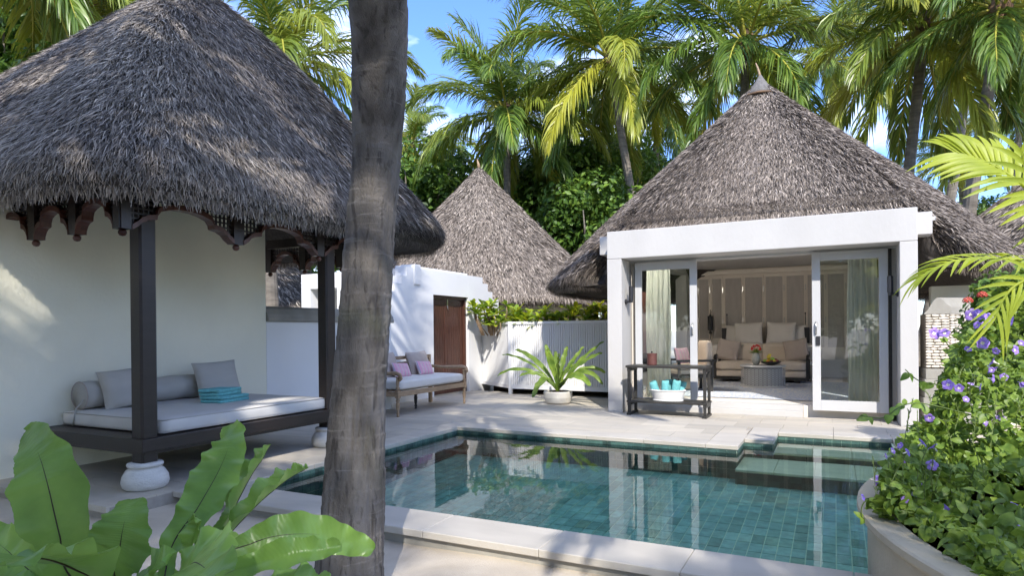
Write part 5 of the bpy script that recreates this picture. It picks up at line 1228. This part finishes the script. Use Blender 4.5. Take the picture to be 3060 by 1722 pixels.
# potted fern beside the screen
pc = Vector((-4.60, 10.98, 0))
pf = thing('potted_fern', 'birds nest fern with arching leaves in a round cream pot', 'potted plant', (pc.x, pc.y, 0))
MB().lathe([(0, .0), (.20, .0), (.235, .03), (.262, .12), (.268, .215), (.255, .232), (.238, .225), (.232, .17), (0, .17)], (pc.x, pc.y, .001), 40).build('pot', 'pot', pf, smooth=False)
MB().lathe([(0, .21), (.12, .24), (.22, .20), (.23, .18)], (pc.x, pc.y, 0), 18).build('soil', 'soil', pf)
q0 = Vector((pc.x, pc.y, .22))
specs = []
for (tx, ty, dv, w_, sag) in ((1485, 1125, -.2, .07, .18), (1500, 1060, .1, .05, .10), (1540, 1045, .3, .09, .08), (1630, 1030, .15, .12, 0), (1632, 1045, -.2, .12, 0), (1672, 1058, -.35, .13, 0), (1695, 1035, .3, .11, 0), (1745, 1035, .3, .09, 0), (1805, 1020, .2, .08, .02),
                              (1800, 1055, -.1, .10, .05), (1802, 1150, -.2, .10, .22), (1765, 1155, -.55, .14, .16), (1592, 1190, -.75, .15, .20), (1700, 1110, -.45, .13, .05), (1810, 1115, .3, .09, .15), (1552, 1125, -.2, .08, .10), (1570, 1060, .5, .08, .05), (1720, 1090, .6, .1, .05), (1660, 1050, .5, .1, 0)):
    tip_ = at_v(tx, ty, pc.y + dv); m_ = q0.lerp(tip_, .5) + Vector((0, 0, .10 + sag*.9)); m1 = q0.lerp(tip_, .22) + Vector((0, 0, .10 + sag*.5)); m3 = q0.lerp(tip_, .8) + Vector((0, 0, .04 + sag*.75))
    out_ = (tip_ - q0); out_.z = 0
    fern_frond([q0, m1, m_, m3, tip_], w_, Vector((0, -.75, .55)) - out_*.3, pf, tx*.1, 'fern2', .012, .22, 0, n=26, wf=5, vein=0)
# ================================================================ shrubs over the screen
def leaf_me(name, m_, L_=1., W_=.42, kind='spat', n=5):
    P = []
    for i in range(n + 1):
        t = i/n; w = (W_/2)*(math.sin(math.pi*min(.97, t**(1.7 if kind == 'spat' else .75)))**.8) + .01
        z = .20*t*t*L_*(-1); row = []
        for s_ in (-1, 0, 1): row.append(Vector((t*L_, w*s_, z + abs(s_)*w*.35)))
        P.append(row)
    b = MB(); b.grid(P); return b.mesh(name, m_, smooth=True)
SL = leaf_me('leaf', 'scaev', 1, .40, 'spat')
def shrub(x0, x1, v0, v1, zb, n_ros, label, seed, hi):
    r = random.Random(seed); t = thing('leafy_shrub', label, 'shrub', ((x0 + x1)/2, (v0 + v1)/2, zb), 'bright green shrubs above the slatted screen')
    st = MB()
    for k in range(n_ros):
        x, v = r.uniform(x0, x1), r.uniform(v0, v1); z = zb + .08 + r.random()*hi; c = Vector((x, v, z))
        st.tube([(x*.6 + (x0 + x1)*.2, v + .1, zb - .1), (x, v + .03, z - .12), c], [.014, .011, .008], 5)
        nl = r.randint(7, 10)
        for i in range(nl):
            a = i*2.4 + r.random(); e = r.uniform(-.15, 1.1); s_ = r.uniform(.15, .25)
            link('leaf', SL, t, loc=c, rot=(r.uniform(-.4, .4), -e, a), sc=s_)
    st.build('stems', 'teak', t, smooth=True)
shrub(-7.25, -6.45, 12.35, 12.8, 1.36, 32, 'tallest bright green shrub beside the white garden wall', 1, .52)
shrub(-6.6, -5.7, 12.3, 12.75, 1.36, 32, 'bright green shrub second from the garden wall, with yellow leaves', 2, .36)
shrub(-5.7, -4.8, 12.3, 12.7, 1.36, 32, 'low green shrub in the middle of the slatted screen', 3, .38)
shrub(-4.75, -3.75, 12.3, 12.7, 1.36, 34, 'green shrub beside the left column of the villa', 4, .40)
for k, (x, v, z, lb_) in enumerate(((-10.9, 9.6, 1.5, 'small green shrub behind the low wall'), (-10.1, 9.9, 1.4, 'tiny green shrub in front of the niche wall'))):
    shrub(x - .3, x + .3, v - .2, v + .2, z, 6, lb_, 9 + k, .15)

# ================================================================ curved planter with the flowering vine
p1, p3 = at(2600, 1558, 1), at(2850, 1722, 1)
def on_z(x, y, z): r_ = ray(x, y); return EYE + r_*((z - EYE.z)/r_.z)
q1, q2, q3 = on_z(2600, 1560, .35), on_z(2712, 1650, .35), on_z(2850, 1730, .35)
def circ(a, b, c):
    A_ = np.array([[2*(b.x - a.x), 2*(b.y - a.y)], [2*(c.x - a.x), 2*(c.y - a.y)]]); B_ = np.array([b.x**2 - a.x**2 + b.y**2 - a.y**2, c.x**2 - a.x**2 + c.y**2 - a.y**2]); o = np.linalg.solve(A_, B_); return o, math.hypot(a.x - o[0], a.y - o[1])
O_, RP = circ(q1, q2, q3)
print('planter', O_, RP)
if not (.8 < RP < 2.6):
    RP = 1.5; m_ = (q1 + q3)/2; d = (q3 - q1); d.z = 0; h_ = math.sqrt(max(.01, RP**2 - (d.length/2)**2)); nrm = Vector((-d.y, d.x, 0)).normalized()
    if nrm.dot(CR) < 0: nrm = -nrm
    O_ = np.array([(m_ + nrm*h_).x, (m_ + nrm*h_).y])
pl = thing('curved_planter', 'round sandstone planter with a broad flat rim at the pool corner', 'planter', (O_[0], O_[1], -.1))
MB().lathe([(0, -.5), (RP - .05, -.5), (RP - .045, .30), (RP - .16, .30), (RP - .17, .2), (0, .2)], (O_[0], O_[1], 0), 120).build('planter_wall', 'planter', pl, smooth=False)
MB().lathe([(RP - .15, .302), (RP + .0, .302), (RP + .008, .315), (RP + .005, .345), (RP - .008, .352), (RP - .14, .352), (RP - .15, .345), (RP - .15, .302)], (O_[0], O_[1], 0), 120).build('planter_rim', 'planter', pl, smooth=False)
MB().lathe([(0, .30), (RP - .152, .27), (RP - .152, .21)], (O_[0], O_[1], 0), 60).build('soil', 'soil', pl)
vn = thing('flowering_vine', 'dense green vine with violet trumpet flowers spilling over the round planter', 'vine', (O_[0], O_[1], .3))
VL = [leaf_me('leaf', 'vine', 1, .80, 'ov', 6), leaf_me('leaf', 'vine', 1, .62, 'ov', 6)]
ysl = [780, 850, 950, 1050, 1150, 1250, 1330, 1400, 1480, 1560, 1620, 1700, 1780]; xsl = [3060, 2990, 2905, 2850, 2810, 2775, 2690, 2655, 2625, 2618, 2700, 2840, 2960]
dsl = [5.2, 5.0, 4.75, 4.5, 4.25, 4.0, 3.85, 3.7, 3.5, 3.35, 3.1, 2.85, 2.7]
r = random.Random(5)
def vine_leaf_pose(x, y, d, big=1.):
    p = at(x, y, d); a = r.uniform(0, 2*math.pi); e = r.uniform(-.5, .6)
    # leaves face up and towards the light
    nrm = (SUN*.55 + Vector((r.gauss(0, .75), r.gauss(0, .75), r.gauss(.4, .5)))).normalized(); t = nrm.orthogonal().normalized(); t = Matrix.Rotation(a, 3, nrm) @ t; s_ = nrm.cross(t)
    return p, Matrix((t, s_, nrm)).transposed().to_euler(), r.uniform(.030, .075)*big
cand = []
for k in range(10500):
    y = r.uniform(800, 1760); xl = np.interp(y, ysl, xsl); x = xl + abs(r.gauss(0, 1))*60 if r.random() < .25 else r.uniform(xl, 3420)
    d = np.interp(y, ysl, dsl) + .35*math.sin(x*.011)*math.cos(y*.013) + (abs(r.gauss(0, .22)) if r.random() < .7 else r.uniform(.3, .9))
    cand.append((x, y, d))
cand.sort(key=lambda c: (c[0] > 3080, c[2]))
bulk = MB()
vl_src = [([v.co.copy() for v in m_.vertices], [tuple(p.vertices) for p in m_.polygons]) for m_ in VL]
for k, (x, y, d) in enumerate(cand):
    p, eu, s_ = vine_leaf_pose(x, y, d)
    if k < 300: link('leaf', VL[k % 2], vn, loc=p, rot=eu, sc=s_)
    else:
        X = Matrix.LocRotScale(p, eu, Vector((s_, s_, s_))); vs, fs = vl_src[k % 2]; bulk.add([X @ q for q in vs], fs)
for k in range(3400):
    a_ = r.uniform(math.pi*.75, math.pi*1.6); rr_ = RP - .12 - abs(r.gauss(0, .42)); p = Vector((O_[0] + rr_*math.cos(a_), O_[1] + rr_*math.sin(a_), .36 + r.random()*.12 + max(0, RP - .3 - rr_)*.5))
    _, eu, s_ = vine_leaf_pose(2900, 1600, 3.); X = Matrix.LocRotScale(p, eu, Vector((s_, s_, s_))); vs, fs = vl_src[k % 2]; bulk.add([X @ q for q in vs], fs)
bulk.build('leaves', 'vine', vn, smooth=True, kind='stuff')
def trail(pts, leaves, rad=.0035):
    c = spline([at(*q) for q in pts], 24); MB().tube(c, rad, 5).build('stem', 'stem', vn, smooth=True)
    for k in range(leaves):
        q = c[int((k + .5)/leaves*24)]; 
        for s in (-1, 1):
            nrm = (toC + Vector((r.gauss(0, .4), r.gauss(0, .4), r.gauss(.4, .3)))).normalized(); t = Matrix.Rotation(r.uniform(0, 6.28), 3, nrm) @ nrm.orthogonal().normalized()
            link('leaf', VL[(k + s) % 2], vn, loc=q, rot=Matrix((t, nrm.cross(t), nrm)).transposed().to_euler(), sc=r.uniform(.045, .075))
trail([(2572, 1242, 3.7), (2640, 1250, 3.7), (2680, 1222, 3.7), (2730, 1205, 3.75), (2800, 1215, 3.8), (2900, 1240, 3.9)], 5)
trail([(2705, 1105, 4.2), (2745, 1138, 4.2), (2800, 1150, 4.2), (2880, 1170, 4.2)], 4); trail([(2760, 1235, 4.), (2810, 1255, 4), (2870, 1260, 4.), (2960, 1270, 4.1)], 5)
trail([(2600, 1560, 3.4), (2575, 1545, 3.4), (2585, 1500, 3.4), (2650, 1480, 3.4)], 2); trail([(2820, 1010, 4.6), (2850, 1060, 4.6), (2900, 1120, 4.5)], 3)
for k in range(34):
    y = r.uniform(1150, 1560); x = np.interp(y, ysl, xsl) + r.uniform(-20, 330); d = np.interp(y, ysl, dsl) - .12; l = r.uniform(60, 190)
    c = [at(x, y, d), at(x + r.uniform(-12, 12), y - l*.5, d), at(x + r.uniform(-30, 30), y - l, d)]; b = MB().tube(spline(c, 8), .0022, 4)
    for q in range(9):
        pz = spline(c, 10)[q + 1]; b.tube([pz, pz + Vector((r.uniform(-.012, .012), r.uniform(-.01, .01), .018))], [.004, .001], 4)
    b.build('flower_spike', 'stem', vn)
# violet flowers: five petals round a pale throat
fm = MB(); 
for k in range(5):
    a = 2*math.pi*k/5
    P = []
    for i in range(5):
        t = i/4; w = .27*math.sin(math.pi*(.18 + .72*t)); rr_ = .12 + .42*t; row = []
        for s_ in (-1, -.3, .3, 1):
            row.append(Vector((math.cos(a)*rr_ - math.sin(a)*w*s_, math.sin(a)*rr_ + math.cos(a)*w*s_, .16*math.sin(t*2.4) - .06*abs(s_)*t + .03*math.sin(7*s_ + k))))
        P.append(row)
    fm.grid(P)
fm.cur = 1; fm.lathe([(.05, -.5), (.07, -.3), (.12, -.05), (.17, .03), (.06, -.04), (0, -.06)], (0, 0, 0), 10)
FLM = fm.mesh('violet_flower', ['purple', 'pale'], smooth=True)
fl1 = [(300, 540), (200, 615), (320, 670), (370, 720), (385, 745), (455, 525), (535, 555), (525, 680), (385, 830), (450, 830), (410, 885), (335, 920), (600, 985), (620, 1000), (665, 860), (505, 348), (635, 118), (712, 142), (855, 135), (760, 220), (945, 75), (1025, 65), (1000, 350), (1020, 835), (1100, 960), (1140, 1100), (915, 1190), (845, 1175), (1160, 1020), (130, 785), (40, 905), (285, 850), (890, 380), (940, 15), (795, 115), (1155, 120), (250, 580), (350, 590)]
fl2 = [(665, 825), (605, 825), (735, 850), (655, 900), (710, 900), (340, 960), (415, 958), (585, 1075), (690, 1030), (790, 1085), (890, 860), (755, 1220), (970, 1030), (980, 1335), (925, 1080), (770, 1165)]
for (x, y, s_) in [(2560 + a*.4288, 1100 + b*.4288, .030) for a, b in fl1] + [(2650 + a*.4137, 600 + b*.4137, .034) for a, b in fl2]:
    d = np.interp(y, ysl, dsl) - .22 + r.uniform(-.05, .05); nrm = (toC + Vector((r.gauss(0, .7), r.gauss(0, .7), r.gauss(.35, .5)))).normalized(); t = nrm.orthogonal().normalized()
    link('violet_flower', FLM, vn, loc=at(x, y, d), rot=Matrix((t, nrm.cross(t), nrm)).transposed().to_euler(), sc=1.75*s_*r.uniform(.6, 1.15)*d/3.6)
# ixora bush with red flower heads behind it
ix = thing('ixora_bush', 'dark green bush with coral red flower heads in front of the stone wall', 'shrub', tuple(at(2960, 1100, 6.2)[:2]) + (0,))
me = crown_mesh('bush_leaves', 1, 3200, .50, .075, 77, 'leafd', 14, 1.05)
link('bush_leaves', me, ix, 'stuff', loc=at(3030, 985, 6.3)); link('bush_leaves', me, ix, 'stuff', loc=at(3110, 900, 6.2), rot=(0, 0, 2)); link('bush_leaves', me, ix, 'stuff', loc=at(3040, 1110, 6.0), rot=(0, 0, 4))
MB().tube([tuple(at(2985, 1000, 6.3)[:2]) + (-.1,), at(2985, 1000, 6.3)], [.03, .015], 6).build('stem', 'teak', ix)
for k, (x, y) in enumerate(((2935, 885), (2955, 905), (3020, 893), (3050, 897), (2892, 902), (3012, 856), (2952, 942), (2878, 1078), (2886, 1100), (2898, 1092), (3040, 915), (2985, 1062))):
    b = MB(); c = at(x, y, 5.6)
    for i in range(34):
        a = i*2.4; e = math.asin(1 - 1.1*(i + .5)/34); d = Vector((math.cos(a)*math.cos(e), math.sin(a)*math.cos(e), math.sin(e))); q = c + d*.042*Vector((1, 1, .7)).length*.62; s_ = d.orthogonal().normalized()*.011; u_ = d.cross(s_)
        b.add([q - s_, q - u_, q + s_, q + u_], [(0, 1, 2, 3)])
    b.build('flower_head', 'ixora' if k < 8 else 'red', ix)
# ================================================================ yellow-green palm leaning in from the right
ar = thing('areca_palm', 'bright yellow green feather palm leaning in from the right edge', 'palm tree', tuple(at(3400, 1000, 5.2)[:2]) + (0,))
def pinnate(pts, n, l0, l1, w_, nrm, sweep0, sweep1, seed, sides=(-1, 1), stub=False):
    c = spline([at(*q) for q in pts], 40); rg_ = random.Random(seed); MB().tube(c, [.014*(1 - .7*i/40) + .002 for i in range(41)], 6)
    st = MB().tube(c, [.013*(1 - .75*i/40) + .0015 for i in range(41)], 6); fr_ = st.build('frond_stalk', 'areca', ar, smooth=True)
    for s in sides:
        for k in range(n):
            t = .04 + .96*(k + .5*(s > 0))/n; i = min(39, int(t*40)); p = c[i]; tg = (c[i + 1] - c[i]).normalized(); nn_ = (nrm - tg*nrm.dot(tg)).normalized(); sd = tg.cross(nn_)*s
            sw = sweep0 + (sweep1 - sweep0)*t + rg_.uniform(-.05, .05); d = tg*math.sin(sw) + sd*math.cos(sw); l = (l0 + (l1 - l0)*t)*rg_.uniform(.9, 1.08); P = []
            for q in range(9):
                u = q/8; w = w_*(math.sin(math.pi*(.12 + .88*u)**.8)**.8)*.5*(1 - .2*t); ctr = p + d*l*u + Vector((0, 0, -1))*l*.22*u*u + nn_*l*.06*math.sin(u*3)
                ws = (d.cross(nn_)).normalized(); P.append([ctr - ws*w + nn_*w*.35, ctr, ctr + ws*w + nn_*w*.35])
            b = MB(); b.grid(P); b.build('leaflet', 'areca', fr_, smooth=True)
D_ = 4.6
pinnate([(3180, 660, D_), (3060, 556, D_), (3001, 513, D_ + .05), (2950, 485, D_ + .1), (2900, 466, D_ + .15), (2860, 458, D_ + .2)], 15, .42, .36, .050, toC + CU*.2, .55, 1.15, 1)
pinnate([(3200, 800, 4.4), (3060, 778, 4.4), (2990, 773, 4.45), (2915, 772, 4.5), (2842, 783, 4.5), (2785, 806, 4.55), (2740, 836, 4.6)], 17, .26, .22, .030, toC*.5 + CU, .65, 1.2, 2)
pinnate([(3250, 640, 4.2), (3150, 600, 4.2), (3075, 520, 4.2), (3050, 440, 4.2)], 9, .34, .30, .040, toC - CR*.3, .7, 1.1, 3)
pinnate([(3250, 900, 4.1), (3120, 830, 4.1), (3040, 850, 4.1), (2995, 900, 4.1), (2970, 960, 4.1)], 9, .30, .26, .030, toC, .7, 1.1, 4)
MB().tube([tuple(at(3400, 1000, 5.2)[:2]) + (-.1,), at(3400, 1000, 5.2), at(3200, 760, 4.4)], [.05, .04, .02], 8).build('cane', 'stem', ar, smooth=True)
# spiky small palm at the pool's right corner
sp_ = thing('spiky_plant', 'small dark fan of narrow spiky leaves beside the pool step', 'plant', tuple(at(2900, 1330, 5.0)[:2]) + (0,))
for k in range(16):
    y0 = 1275 + k*5; c = [at(2920, 1345, 5.0), at(2820, 1310 + (k - 6)*6, 4.9), at(2700 + k*4, y0 + (k % 4)*9, 4.8)]; cc = spline(c, 8); b = MB(); P = []
    for i, p in enumerate(cc): w = .012*math.sin(math.pi*(.1 + .9*i/8)) + .0006; P.append([p - CU*w, p + CU*w])
    b.grid(P); b.build('spiky_leaf', 'fern', sp_)
# fallen leaves on the sand
